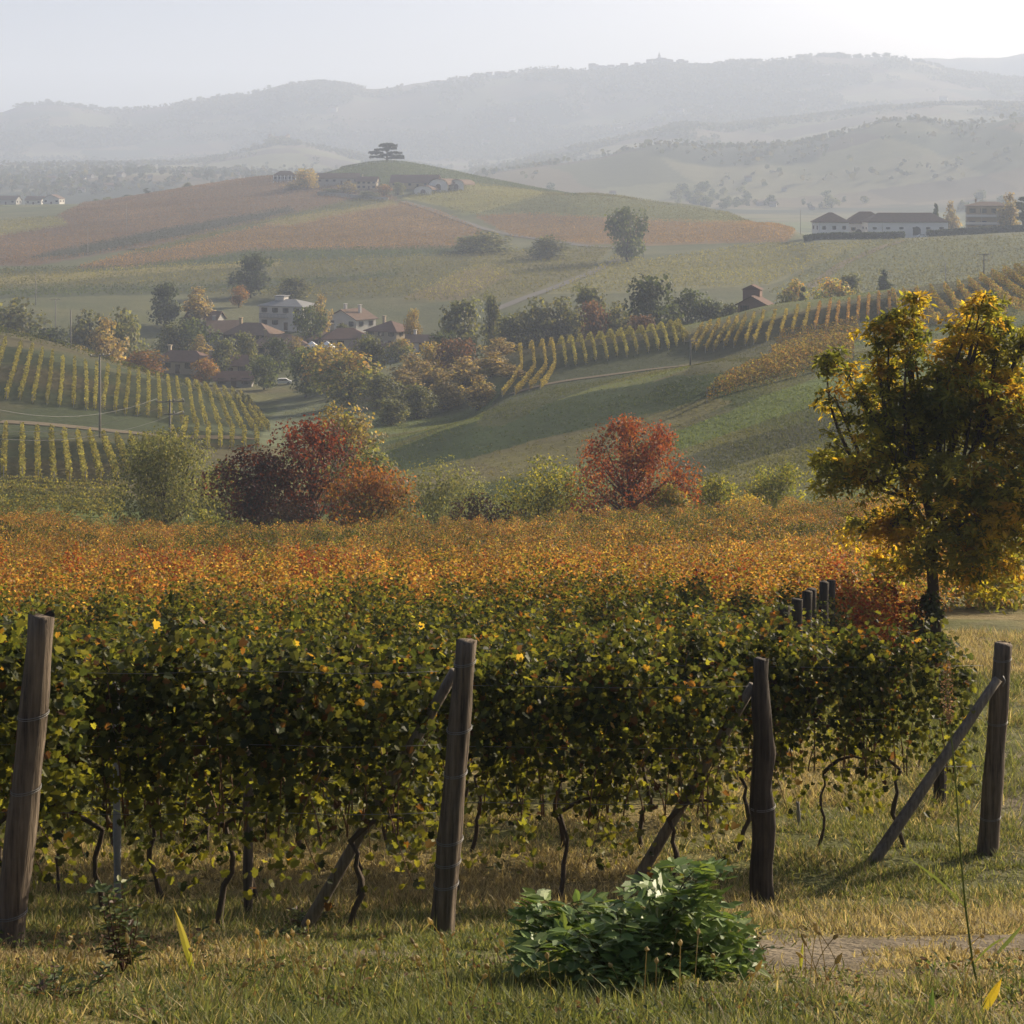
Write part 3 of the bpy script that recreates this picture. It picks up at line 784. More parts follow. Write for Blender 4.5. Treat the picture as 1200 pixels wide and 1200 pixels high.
# ------------------------------------------------------------------ hillside vine rows (each row one hedge-like thing)
M_ROWPOST = plain_mat('row_end_post', (0.33, 0.30, 0.26), 0.9, 0.2)
def vine_row(pix, label, group, pal, ymin, h=1.5, wid=0.17, size=0.21, dens=60, posts=True, w0=0.25):
    pts = np.array([sight(u, v, ymin) for u, v in pix])
    if (np.abs(np.diff(pts[:, 1])) > 140).any():
        print('row skipped', label[:30], pix[0]); return None
    seg = np.linalg.norm(np.diff(pts[:, :2], axis=0), axis=1); L = np.concatenate([[0], np.cumsum(seg)])
    n = max(8, int(L[-1] * dens))
    s = rng.uniform(0, L[-1], n)
    x = np.interp(s, L, pts[:, 0]); y = np.interp(s, L, pts[:, 1])
    d = np.array([np.interp(s + 0.5, L, pts[:, 0]) - np.interp(s - 0.5, L, pts[:, 0]), np.interp(s + 0.5, L, pts[:, 1]) - np.interp(s - 0.5, L, pts[:, 1])])
    d /= np.linalg.norm(d, axis=0) + 1e-9
    off = rng.normal(0, wid * 0.62, n)
    x = x - d[1] * off; y = y + d[0] * off
    hh = h * (0.86 + 0.28 * vnoise(s / 1.3, np.zeros(n), rng.integers(999)))
    z = ground_z(x, y) + w0 * 0.7 + (hh - w0 * 0.7) * rng.beta(1.2, 1.0, n)
    gone = vnoise(s / 1.1, np.ones(n) * 3, rng.integers(999)) < 0.05
    tone = 0.75 + 0.5 * vnoise(s / 2.5, np.zeros(n), rng.integers(999))
    C = pick(pal, n, 0.2) * tone[:, None]
    o = pts[0].copy()
    P = np.stack([x, y, z], -1) - o
    mb = MB(); mb.leaves(P[~gone], (0, -0.1, 0.6), (size * rng.uniform(0.6, 1.25, n))[~gone], PENTA, C[~gone], jit=0.7)
    root = thing('vine_row', label, 'vine row', o, 0, group)
    mb.build('foliage', M_FAR, root)
    if posts:
        for e in (pts[0], pts[-1]):
            mb = MB(); q = e - o
            mb.tube([q + (0, 0, -0.2), q + (0.02, 0, h * 0.85)], 0.05, 6)
            mb.build('end_post', M_ROWPOST, root)
    return root

VG = [(0.27,0.255,0.075),(0.23,0.22,0.07),(0.31,0.27,0.085),(0.18,0.18,0.06),(0.29,0.235,0.075)]
VGR = [(0.11,0.135,0.045),(0.14,0.15,0.05),(0.09,0.115,0.04),(0.18,0.175,0.055)]
VY = [(0.34,0.27,0.08),(0.29,0.24,0.075),(0.38,0.28,0.09),(0.22,0.20,0.07)]
VO = [(0.36,0.20,0.07),(0.30,0.16,0.065),(0.33,0.24,0.08),(0.24,0.15,0.07)]
c3 = lambda x, y, u0, v0: (u0 + x / 3.0, v0 + y / 3.0)
# near hill, upper block
up = [((20,440),(-25,600)),((75,450),(22,655)),((115,462),(70,655)),((150,477),(115,665)),((185,490),(165,672)),((222,505),(210,680)),((262,512),(258,680)),((300,520),(305,690)),((340,530),(333,690)),((380,536),(362,692)),((418,542),(405,700)),((455,547),(440,712)),((487,552),(483,712)),((522,562),(520,716)),((557,567),(562,726)),((590,572),(600,736)),((620,577),(640,742)),((655,582),(685,742)),((685,587),(725,746)),((718,592),(770,746)),((752,599),(810,750)),((785,606),(850,756)),((815,612),(890,760)),((845,622),(920,762)),((870,640),(945,765))]
for a, b in up:
    m_ = ((a[0] + b[0]) / 2 + 2, (a[1] + b[1]) / 2)
    vine_row([c3(a[0], a[1] + 22, 0, 250), c3(m_[0], m_[1] + 12, 0, 250), c3(b[0], b[1] + 4, 0, 250)], 'yellow green vine row running up the near hillside above the grass track', 'vine rows above the hillside track', VG, 150)
low = [((-32,758),(-50,925)),((20,762),(12,930)),((78,767),(78,935)),((130,772),(134,945)),((180,777),(190,950)),((225,782),(245,948)),((272,787),(300,950)),((315,788),(355,950)),((362,792),(412,950)),((408,797),(455,925)),((458,800),(512,930)),((505,800),(560,925)),((555,790),(610,900)),((605,770),(630,860)),((655,740),(640,800)),((695,745),(688,805)),((735,757),(730,825)),((775,762),(775,825)),((818,762),(815,825)),((858,767),(860,828)),((900,767),(905,832))]
for a, b in low:
    vine_row([c3(a[0], a[1] + 12, 0, 250), c3(b[0], b[1] + 6, 0, 250)], 'yellow green vine row in the short block below the grass track', 'vine rows below the hillside track', VG, 140)
# sideways strip at the foot of the near hill
for k in range(8):
    v = 571 + 4.6 * k
    vine_row([(-20, v + 1), (60, v + 1), (150 - k, v + 5)], 'low vine row running sideways at the foot of the near hill', 'sideways vine rows at the hill foot', VG, 108, posts=False, h=1.0, wid=0.16, size=0.17, dens=70)
# the crest fringe of the near hill
vine_row([(-20, 391), (40, 402), (85, 412), (150, 434), (230, 461), (290, 484)], 'green vine row along the crest of the near hill', 'vine row on the crest', VGR, 250, posts=False)
# block across the valley by the farm road
mid = [((612,460),(635,548),(565,645)),((645,455),(680,548),(610,635)),((675,447),(720,548),(660,618)),((710,444),(752,536),(700,614)),((740,440),(790,534)),((765,434),(825,532)),((797,430),(860,528)),((825,425),(895,518)),((855,419),(935,514)),((885,416),(970,505)),((920,413),(1005,502)),((950,409),(1040,494)),((985,408),(1080,488)),((1020,408),(1115,480)),((1055,404),(1150,478)),((1090,403),(1180,468)),((1120,402),(1205,458)),((1150,399),(1222,445))]
for r in mid:
    vine_row([c3(x, y + 6, 400, 250) for x, y in r], 'vine row in the block across the valley between woods and farm road', 'vine rows across the valley', VG if len(r) == 2 else VY, 200)
mid2 = [((70,400),(30,480)),((100,393),(45,490)),((130,386),(80,490)),((165,380),(110,487)),((195,374),(145,478)),((222,371),(180,472)),((252,366),(220,467)),((285,361),(250,462)),((325,359),(295,452)),((365,353),(345,432)),((405,340),(385,422)),((445,332),(425,422)),((483,327),(465,412)),((520,320),(505,412)),((550,325),(540,402)),((585,312),(580,392)),((620,306),(615,382)),((655,300),(650,372)),((690,294),(688,366)),((725,288),(728,358))]
for i, (a, b) in enumerate(mid2):
    vine_row([c3(a[0], a[1] + 8, 800, 250), c3(b[0], b[1] + 2, 800, 250)], 'golden vine row below the brick hut' if i < 12 else 'rusty vine row climbing the slope behind the walnut crown', 'vine rows below the hut' if i < 12 else 'rusty vine rows behind the walnut', VY if i < 12 else VO, 240)
for i, (a, b) in enumerate([((85,668),(600,520)),((110,640),(600,500)),((150,612),(600,482)),((210,580),(600,465)),((275,545),(610,450)),((310,510),(615,432)),((325,480),(620,415)),((340,455),(620,400))]):
    vine_row([c3(a[0], a[1], 800, 250), c3((a[0]+b[0])/2, (a[1]+b[1])/2, 800, 250), c3(b[0], b[1], 800, 250)], 'orange vine row slanting across the slope above the green meadow', 'orange vine rows above the meadow', VO + VY, 190, h=1.9)
for a, b in [((735,288),(800,400)),((775,284),(850,400)),((820,280),(905,395)),((870,276),(960,390)),((920,268),(1020,385)),((965,258),(1080,375)),((1005,248),(1140,360)),((1045,234),(1200,350)),((1085,222),(1240,330)),((1125,211),(1280,310)),((1165,202),(1310,290)),((1200,195),(1330,270))]:
    vine_row([c3(a[0], a[1] + 8, 800, 250), c3(b[0], b[1], 800, 250)], 'dull vine row near the hilltop pole behind the walnut tree', 'vine rows under the hilltop pole', VO + VG, 230, h=1.9)

# ------------------------------------------------------------------ distant vineyards: one mass of small vines, far past three hundred
mb = MB()
for fi, (poly, (y0, y1), gc, pal, brg) in enumerate(FIELDS):
    if pal is None: continue
    us = np.array([p[0] for p in poly]); 
    yy = np.concatenate([[y0, y1]])
    xmin = (us.min() - 600) / F * y1 if us.min() < 600 else (us.min() - 600) / F * y0
    xmax = (us.max() - 600) / F * y1 if us.max() > 600 else (us.max() - 600) / F * y0
    c, s = math.cos(brg), math.sin(brg)
    cx, cy_ = (xmin + xmax) / 2, (y0 + y1) / 2
    Rr = math.hypot(xmax - xmin, y1 - y0) / 2
    A, B = np.meshgrid(np.arange(-Rr, Rr, 1.15), np.arange(-Rr, Rr, 3.2), indexing='ij')
    A = A.ravel() + rng.uniform(-0.5, 0.5, A.size); B = B.ravel() + rng.normal(0, 0.18, B.size)
    X = cx + A * c - B * s; Y = cy_ + A * s + B * c
    k = (Y > y0) & (Y < y1) & (X > xmin) & (X < xmax); X, Y = X[k], Y[k]; A0, B0 = A[k], B[k]
    if not len(X): continue
    Z = ground_z(X, Y)
    u = 600 + F * X / Y; v = HOR - F * Z / Y
    k = in_poly(u, v, poly)
    for p2, (a0, a1), g2_, pal2, b2 in FIELDS[fi + 1:]:
        k &= ~(in_poly(u, v, p2) & (Y > a0) & (Y < a1))
    A, B = A0[k], B0[k]; X, Y, Z, u = X[k], Y[k], Z[k], u[k]
    if not len(X): continue
    n = len(X)
    patch = fbm(X / 40, Y / 40, 71, 3)
    tone = (0.45 + 0.55 * patch + 0.55 * fbm(A / 45.0, B / 5.0, 72 + fi, 2)) * rng.uniform(0.88, 1.12, n)
    C = (0.55 * np.mean(pal, axis=0) + 0.45 * pick(pal, n, 0.08)) * tone[:, None]
    for rep in range(3):
        P = np.stack([X + rng.normal(0, 0.35, n), Y + rng.normal(0, 0.3, n), Z + rng.uniform(0.4, 1.5, n)], -1)
        mb.leaves(P, (0, -0.1, 0.5), rng.uniform(0.30, 0.62, n), PENTA, np.clip(C * rng.uniform(0.85, 1.15, (n, 1)), 0.01, 0.6), jit=0.6)
print('distant clumps', mb.n // 5)
o = mb.build('distant_vineyard_foliage', M_FAR)
tag(o, 'fine textured rust, olive and yellow vineyards covering the slopes below the cedar hill', 'vineyards', kind='stuff')

# ------------------------------------------------------------------ woods and hedgerows of the far ridges, one mass
n = 150000
Y = np.sqrt(rng.uniform(1650 ** 2, 4010 ** 2, n)); u = rng.uniform(-80, 1280, n); X = (u - 600) / F * Y
w1 = fbm(X / 210.0, Y / 210.0, 61, 5); w2 = fbm(X / 45.0, Y / 260.0, 62, 3); w3 = fbm(X / 300.0, Y / 40.0, 63, 3)
k = ((w1 > 0.53) | (w2 > 0.66) | (w3 > 0.67)) & ~((Y < 2050) & (u > 560) & (rng.random(n) < 0.85)) & (rng.random(n) < np.where(w1 > 0.53, 0.75, 0.5)) & ~((Y < 2600) & (u < 560) & (rng.random(n) < 0.8))
X, Y = X[k], Y[k]; m = len(X)
Z = ground_z(X, Y)
mb = MB()
for rep in range(2):
    mb.leaves(np.stack([X + rng.normal(0, 2, m), Y + rng.normal(0, 2, m), Z + rng.uniform(0.5, 6.5, m)], -1), (0, -0.2, 0.5), rng.uniform(3.0, 6.5, m), PENTA, pick([(0.04,0.05,0.03),(0.055,0.065,0.035),(0.075,0.07,0.04),(0.10,0.085,0.045)], m), jit=0.6)
tag(mb.build('distant_woods', M_FAR), 'hazy woods and hedgerows spread over the far blue ridges', 'woods', kind='stuff')

# ------------------------------------------------------------------ meadow tufts and weeds
def tufts(name, label, n, ybox, ubox, keep, size, pal, mat_, cat='grass'):
    Y = np.exp(rng.uniform(math.log(ybox[0]), math.log(ybox[1]), n)); u = rng.uniform(*ubox, n)
    X = (u - 600) / F * Y
    k = keep(X, Y, u); X, Y = X[k], Y[k]
    Z = ground_z(X, Y)
    C = np.clip(ground_colour(X, Y, Z) * rng.uniform(0.95, 1.4, (len(X), 1)) * 0.75 + 0.25 * pick(pal, len(X), 0.1), 0.01, 0.5)
    mb = MB(); mb.leaves(np.stack([X, Y, Z], -1), rng.normal(0, 1, (len(X), 3)) * (1, 1, 0.1), rng.uniform(0.5, 1.3, len(X)) * size, BLADE, C, tip=(0, 0, 1), jit=0.25)
    return tag(mb.build(name, mat_), label, cat, kind='stuff')
def keep_meadow(X, Y, u):
    n = fbm(X / 14.0, Y / 14.0, 35, 4)
    return (rng.random(len(X)) < sstep(0.42, 0.62, n) * 0.75 + 0.25) & ((u > 330) | (Y < 140)) 
tufts('meadow_grass', 'rough green and straw coloured grass over the valley meadow', 230000, (104, 345), (330, 1260), keep_meadow, 0.15, [(0.085,0.105,0.038),(0.12,0.13,0.045),(0.165,0.15,0.065),(0.075,0.095,0.035),(0.11,0.135,0.042)], M_GRASS)
# ------------------------------------------------------------------ trees
def unit_dirs(n):
    d = rng.normal(0, 1, (n, 3)); return d / (np.linalg.norm(d, axis=1)[:, None] + 1e-9)

PROF = {
 'round':  lambda t: np.sqrt(np.clip(1 - (2 * t - 1) ** 2, 0, 1)) ** 0.8,
 'bush':   lambda t: np.clip(1 - t ** 2.2, 0, 1) ** 0.6,
 'cone':   lambda t: 1.0 - 0.95 * t,
 'column': lambda t: np.clip(1 - (2 * t - 1) ** 4, 0, 1) ** 0.5 * (1 - 0.35 * t),
 'vase':   lambda t: (0.35 + 0.65 * np.sin(np.clip(t * 2.0, 0, math.pi * 0.62) )) * np.clip(1.08 - t ** 5, 0, 1),
 'dome':   lambda t: np.sin(np.pi * (0.22 + 0.74 * np.clip(t, 0, 1))) ** 0.75,
 'willow': lambda t: np.clip(1 - (1.7 * t - 0.75) ** 2, 0.05, 1) ** 0.6,
}
def make_tree(name, label, cat, h, w, pal, shape='round', base=0.12, nl=3000, leaf=0.25, nlobe=26, tmpl=PENTA, tip=None, lean=0.0, gap=0.18, group=None, tops=None, lobe_r=(0.16, 0.28), m=None, trunk_r=None, stems=1, bare=0.0):
    root = thing(name, label, cat, (0, 0, 0), 0, group)
    prof = PROF[shape]
    t = rng.random(nlobe) ** 0.9
    rho = prof(t) * np.sqrt(rng.random(nlobe)) * 0.5 * w * 0.88
    th = rng.random(nlobe) * 2 * np.pi
    zb = base * h
    cen = np.stack([rho * np.cos(th) + lean * t * w, rho * np.sin(th), zb + (h - zb) * (0.06 + 0.86 * t)], -1)
    lr = w * rng.uniform(*lobe_r, nlobe) * (0.65 + 0.5 * prof(t))
    if shape in ('column', 'cone'): lr *= 0.9
    p = lr ** 2; p /= p.sum()
    li = rng.choice(nlobe, nl, p=p)
    d = unit_dirs(nl)
    r = lr[li] * (0.35 + 0.75 * rng.random(nl) ** 0.6)
    P = cen[li] + d * r[:, None] * np.array([1, 1, 0.85])
    # ragged gaps
    g = fbm(P[:, 0] / (w * 0.10) + 3, P[:, 2] / (w * 0.10) + P[:, 1] / (w * 0.13), rng.integers(900), 3)
    k = (g > np.quantile(g, gap)) & (P[:, 2] > zb * 0.6)
    P, d, li = P[k], d[k], li[k]
    lobe_tone = rng.uniform(0.72, 1.28, nlobe)
    lobe_mix = rng.random(nlobe)
    palA = np.asarray(pal, float)
    # neighbouring leaves share a tint: each lobe leans to one end of the palette
    idx = np.clip((lobe_mix[li] * 0.65 + rng.random(len(P)) * 0.55 + rng.normal(0, 0.12, len(P))) / 1.2 * len(palA), 0, len(palA) - 1).astype(int)
    C = palA[idx] * lobe_tone[li][:, None] * (1 + rng.normal(0, 0.16, (len(P), 1)))
    if tops is not None:
        tt = np.clip((P[:, 2] - zb) / (h - zb), 0, 1)
        kk = rng.random(len(P)) < sstep(0.45, 0.95, tt) * 0.75
        C[kk] = pick(tops, int(kk.sum()))
    mb = MB(); mb.leaves(P, d * (1, 1, 0.6) + (0, 0, 0.35), leaf * rng.uniform(0.6, 1.3, len(P)), tmpl, np.clip(C, 0.008, 0.7), tip=tip, jit=0.5)
    tr = trunk_r or 0.028 * h
    tb = MB()
    for sidx in range(stems):
        off = np.array([0, 0, 0]) if stems == 1 else np.array([rng.normal(0, 0.12 * w), rng.normal(0, 0.12 * w), 0])
        tz = np.linspace(0, 1, 8)
        top = np.array([lean * w * 0.7, 0, h * (0.82 if shape != 'bush' else 0.6)]) + off * 2.2
        Pt = off * 0.4 + (top - off * 0.4) * tz[:, None] + np.stack([np.sin(tz * 7 + sidx) * 0.012 * h, np.cos(tz * 5) * 0.01 * h, 0 * tz], -1)
        Pt[0, 2] -= 0.06 * h
        tb.tube(Pt, tr / stems ** 0.5 * (1.15 - tz * 1.02), 8, rough=0.12)
    order = np.argsort(-lr)[:max(6, nlobe // 3)]
    for q in order:
        zt = max(zb * 0.8, cen[q, 2] * rng.uniform(0.35, 0.6))
        b0 = np.array([lean * w * 0.7 * zt / h, 0, zt]); tq = np.linspace(0, 1, 6)[:, None]
        mid = (b0 + cen[q]) / 2 + np.array([0, 0, -0.03 * h])
        B = b0 * (1 - tq) ** 2 + 2 * mid * tq * (1 - tq) + cen[q] * tq ** 2
        tb.tube(B, tr * 0.42 * (1.05 - np.linspace(0, 0.9, 6)), 5)
    tb.build('trunk', M_BARK, root, True)
    mb.build('crown', m or M_LEAF, root)
    root['_h'] = h; root['_w'] = w
    return root

DIMS = {}
def put_tree(proto, u, vtop, Y, wpx, label, group=None, first=False, rz=None, hmin=0.0):
    wpx = wpx * (0.95 if 180 < u < 425 and Y < 500 else 1.18 if Y < 450 else 1.05)
    b = at(u, Y)
    h = max((HOR - vtop) * Y / F - b[2], hmin, 0.3)
    w = wpx * Y / F
    sc = (w / proto['_w'], w / proto['_w'], h / proto['_h'])
    rz = rng.random() * 6.28 if rz is None else rz
    if proto.name not in used:
        used.add(proto.name)
        proto.location = b; proto.rotation_euler = (0, 0, rz); proto.scale = sc
        proto['label'] = label
        if group: proto['group'] = group
        return proto
    return copy_tree(proto, None, b, rz, sc, label, group)

PAL = {
 'willow': [(0.115,0.12,0.055),(0.14,0.14,0.065),(0.095,0.105,0.05),(0.17,0.155,0.07)],
 'wine':   [(0.085,0.03,0.028),(0.12,0.036,0.03),(0.065,0.035,0.028),(0.15,0.05,0.035),(0.19,0.05,0.03)],
 'red':    [(0.31,0.065,0.035),(0.37,0.10,0.04),(0.25,0.06,0.035),(0.40,0.15,0.05),(0.20,0.08,0.035)],
 'rust':   [(0.30,0.12,0.035),(0.36,0.17,0.04),(0.22,0.12,0.04),(0.24,0.16,0.045),(0.18,0.15,0.04)],
 'lime':   [(0.155,0.165,0.04),(0.21,0.20,0.045),(0.12,0.14,0.04),(0.27,0.235,0.055)],
 'gold':   [(0.33,0.235,0.06),(0.27,0.20,0.055),(0.22,0.18,0.05),(0.38,0.22,0.06)],
 'green':  [(0.05,0.07,0.028),(0.065,0.085,0.033),(0.085,0.10,0.038),(0.045,0.06,0.026)],
 'dark':   [(0.032,0.046,0.024),(0.045,0.058,0.028),(0.055,0.07,0.032),(0.036,0.045,0.026)],
 'olive':  [(0.10,0.11,0.045),(0.125,0.125,0.05),(0.08,0.09,0.04),(0.16,0.145,0.055)],
 'tan':    [(0.29,0.205,0.09),(0.24,0.18,0.08),(0.33,0.24,0.105),(0.20,0.165,0.07),(0.27,0.22,0.08)],
 'purple': [(0.045,0.03,0.03),(0.06,0.035,0.033),(0.038,0.035,0.028)],
}
for _k in ('willow', 'green', 'dark', 'olive', 'tan', 'lime', 'gold'):
    PAL[_k] = [tuple(min(0.6, 1.3 * x) for x in c) for c in PAL[_k]]
# --- the tree line at the foot of the lower vineyard, each with a crown of its own
def line_tree(name, label, cat, u, vtop, Y, wpx, pal, **k):
    b = at(u, Y); h = (HOR - vtop) * Y / F - b[2]; w = (1.42 if k.get('shape') == 'bush' else 1.2) * wpx * Y / F
    t = make_tree(name, label, cat, h, w, pal, **k)
    t.location = b; used.add(t.name)
    return t
line_tree('willow_tree', 'broad soft grey green willow at the vineyard edge beside the double crossarm pole', 'tree', 197, 508, 118, 118, PAL['willow'], shape='round', base=0.02, nl=17000, leaf=0.2, nlobe=50, tmpl=OVAL, tip=(0,0,-0.8), gap=0.12, stems=3, lobe_r=(0.14,0.25))
line_tree('maroon_tree', 'dark wine red leaning tree at the vineyard edge beside the grey green willow', 'tree', 305, 524, 110, 108, PAL['wine'], shape='vase', base=0.12, nl=7000, leaf=0.24, nlobe=34, tmpl=OVAL, gap=0.22, stems=2, lobe_r=(0.12,0.22))
line_tree('crimson_tree', 'tall crimson topped tree standing between the wine red and the orange tree', 'tree', 366, 488, 112, 98, PAL['wine'] + PAL['wine'] + PAL['red'][2:3], shape='round', base=0.10, nl=7500, leaf=0.24, nlobe=36, tmpl=OVAL, gap=0.22, tops=[(0.20,0.045,0.03),(0.24,0.06,0.035),(0.16,0.045,0.03)], lobe_r=(0.12,0.22))
line_tree('rusty_tree', 'spreading orange tree with green lower leaves at the vineyard edge', 'tree', 437, 545, 108, 96, PAL['rust'], shape='bush', base=0.04, nl=6500, leaf=0.23, nlobe=34, tmpl=OVAL, gap=0.18, tops=PAL['rust'][:2] + PAL['red'][3:4], lobe_r=(0.13,0.23))
line_tree('yellow_bush', 'small bright yellow green bush between the willow and the wine red tree', 'bush', 244, 590, 104, 40, PAL['lime'], shape='bush', base=0.0, nl=2200, leaf=0.2, nlobe=18, tmpl=OVAL)
line_tree('purple_bush', 'dark purple brown shrub under the wine red tree', 'bush', 340, 594, 104, 70, PAL['purple'], shape='bush', base=0.0, nl=2600, leaf=0.2, nlobe=18, tmpl=OVAL, gap=0.15)
line_tree('grey_green_bush', 'wide pale grey green bush beyond the orange tree', 'bush', 523, 541, 122, 100, PAL['willow'], shape='bush', base=0.0, nl=11000, leaf=0.2, nlobe=40, tmpl=OVAL, gap=0.15, stems=3, lobe_r=(0.13,0.23))
line_tree('purple_bush', 'low dark purple shrub between the grey green and the yellow green bush', 'bush', 571, 578, 104, 58, PAL['purple'], shape='bush', base=0.0, nl=2800, leaf=0.2, nlobe=18, tmpl=OVAL, gap=0.15)
line_tree('yellow_green_bush', 'round yellow green bush directly beside the bright red tree', 'bush', 640, 533, 112, 98, PAL['lime'] + PAL['olive'][:2], shape='bush', base=0.0, nl=7500, leaf=0.21, nlobe=40, tmpl=OVAL, gap=0.2, stems=2, lobe_r=(0.13,0.23), tops=PAL['lime'][1:])
line_tree('red_tree', 'bright red feathery tree alone at the centre of the vineyard edge', 'tree', 738, 484, 108, 152, PAL['red'] + PAL['rust'][:1], shape='dome', base=0.0, nl=14000, leaf=0.21, nlobe=130, tmpl=OVAL, gap=0.26, lobe_r=(0.06,0.12))
line_tree('yellow_shrub', 'yellow green shrub at the foot of the bright red tree', 'bush', 785, 572, 104, 46, PAL['gold'] + PAL['lime'], shape='bush', base=0.0, nl=3600, leaf=0.2, nlobe=24, tmpl=OVAL)
line_tree('yellow_shrub', 'small pointed yellow shrub between the red tree and the pale young tree', 'bush', 843, 553, 112, 46, PAL['lime'], shape='bush', base=0.0, nl=3000, leaf=0.2, nlobe=20, tmpl=OVAL)
line_tree('young_tree', 'pale yellow green young tree with round top on the meadow edge', 'tree', 905, 540, 115, 52, PAL['lime'], shape='round', base=0.04, nl=4200, leaf=0.2, nlobe=24, tmpl=OVAL)
line_tree('yellow_shrub', 'low straw coloured shrub next to the pale young tree', 'bush', 872, 577, 106, 44, PAL['gold'], shape='bush', base=0.0, nl=2000, leaf=0.2, nlobe=16, tmpl=OVAL)
line_tree('olive_tree', 'loose yellowish tree rising behind the crimson tree', 'tree', 405, 480, 165, 78, PAL['lime'] + PAL['tan'], shape='round', base=0.05, nl=4200, leaf=0.3, nlobe=30, gap=0.3)
line_tree('olive_tree', 'dull olive tree just behind the orange tree', 'tree', 425, 532, 140, 80, PAL['olive'], shape='round', base=0.02, nl=4200, leaf=0.26, nlobe=30)
line_tree('olive_bush', 'grey olive bush filling the gap between willow and wine red tree', 'bush', 262, 545, 128, 66, PAL['olive'] + PAL['wine'][:1], shape='bush', base=0.0, nl=3200, leaf=0.24, nlobe=24)
0 and line_tree('olive_bush', 'pale green bush at the willow foot by the sideways vine rows', 'bush', 150, 572, 112, 50, PAL['willow'], shape='bush', base=0.0, nl=2400, leaf=0.22, nlobe=20)

# --- trees in the valley, one crown per kind, copied and stretched
TP = {
 'round_green': make_tree('green_tree', '', 'tree', 8, 7, PAL['green'], 'round', 0.08, 2600, 0.42, 26),
 'round_dark':  make_tree('dark_tree', '', 'tree', 8, 7, PAL['dark'], 'round', 0.08, 2600, 0.42, 26, gap=0.15),
 'olive':       make_tree('olive_tree', '', 'tree', 8, 7, PAL['olive'], 'round', 0.05, 2600, 0.42, 28),
 'willow':      make_tree('willow_tree', '', 'tree', 8, 7, PAL['willow'], 'willow', 0.03, 3000, 0.42, 30, tip=(0,0,-1), gap=0.15),
 'tan':         make_tree('bronze_tree', '', 'tree', 8, 5, PAL['tan'], 'round', 0.04, 2600, 0.38, 28, gap=0.2),
 'gold':        make_tree('golden_tree', '', 'tree', 8, 7, PAL['gold'], 'round', 0.06, 2600, 0.40, 26),
 'lime':        make_tree('yellow_green_tree', '', 'tree', 8, 7, PAL['lime'], 'round', 0.06, 3000, 0.40, 30, tops=PAL['gold']),
 'rust':        make_tree('rusty_tree', '', 'tree', 8, 7, PAL['rust'], 'round', 0.06, 2200, 0.42, 24),
 'red':         make_tree('reddish_tree', '', 'tree', 8, 7, [(0.16,0.075,0.05),(0.20,0.10,0.06),(0.13,0.08,0.05)], 'round', 0.06, 2200, 0.42, 24),
 'conifer':     make_tree('conifer', '', 'tree', 10, 5, PAL['dark'], 'cone', 0.03, 2200, 0.42, 34, gap=0.1),
 'cypress':     make_tree('cypress', '', 'tree', 10, 3, PAL['dark'], 'column', 0.02, 1500, 0.36, 22, gap=0.1),
 'bush':        make_tree('bush', '', 'bush', 4, 6, PAL['olive'], 'bush', 0.0, 1800, 0.36, 22),
}
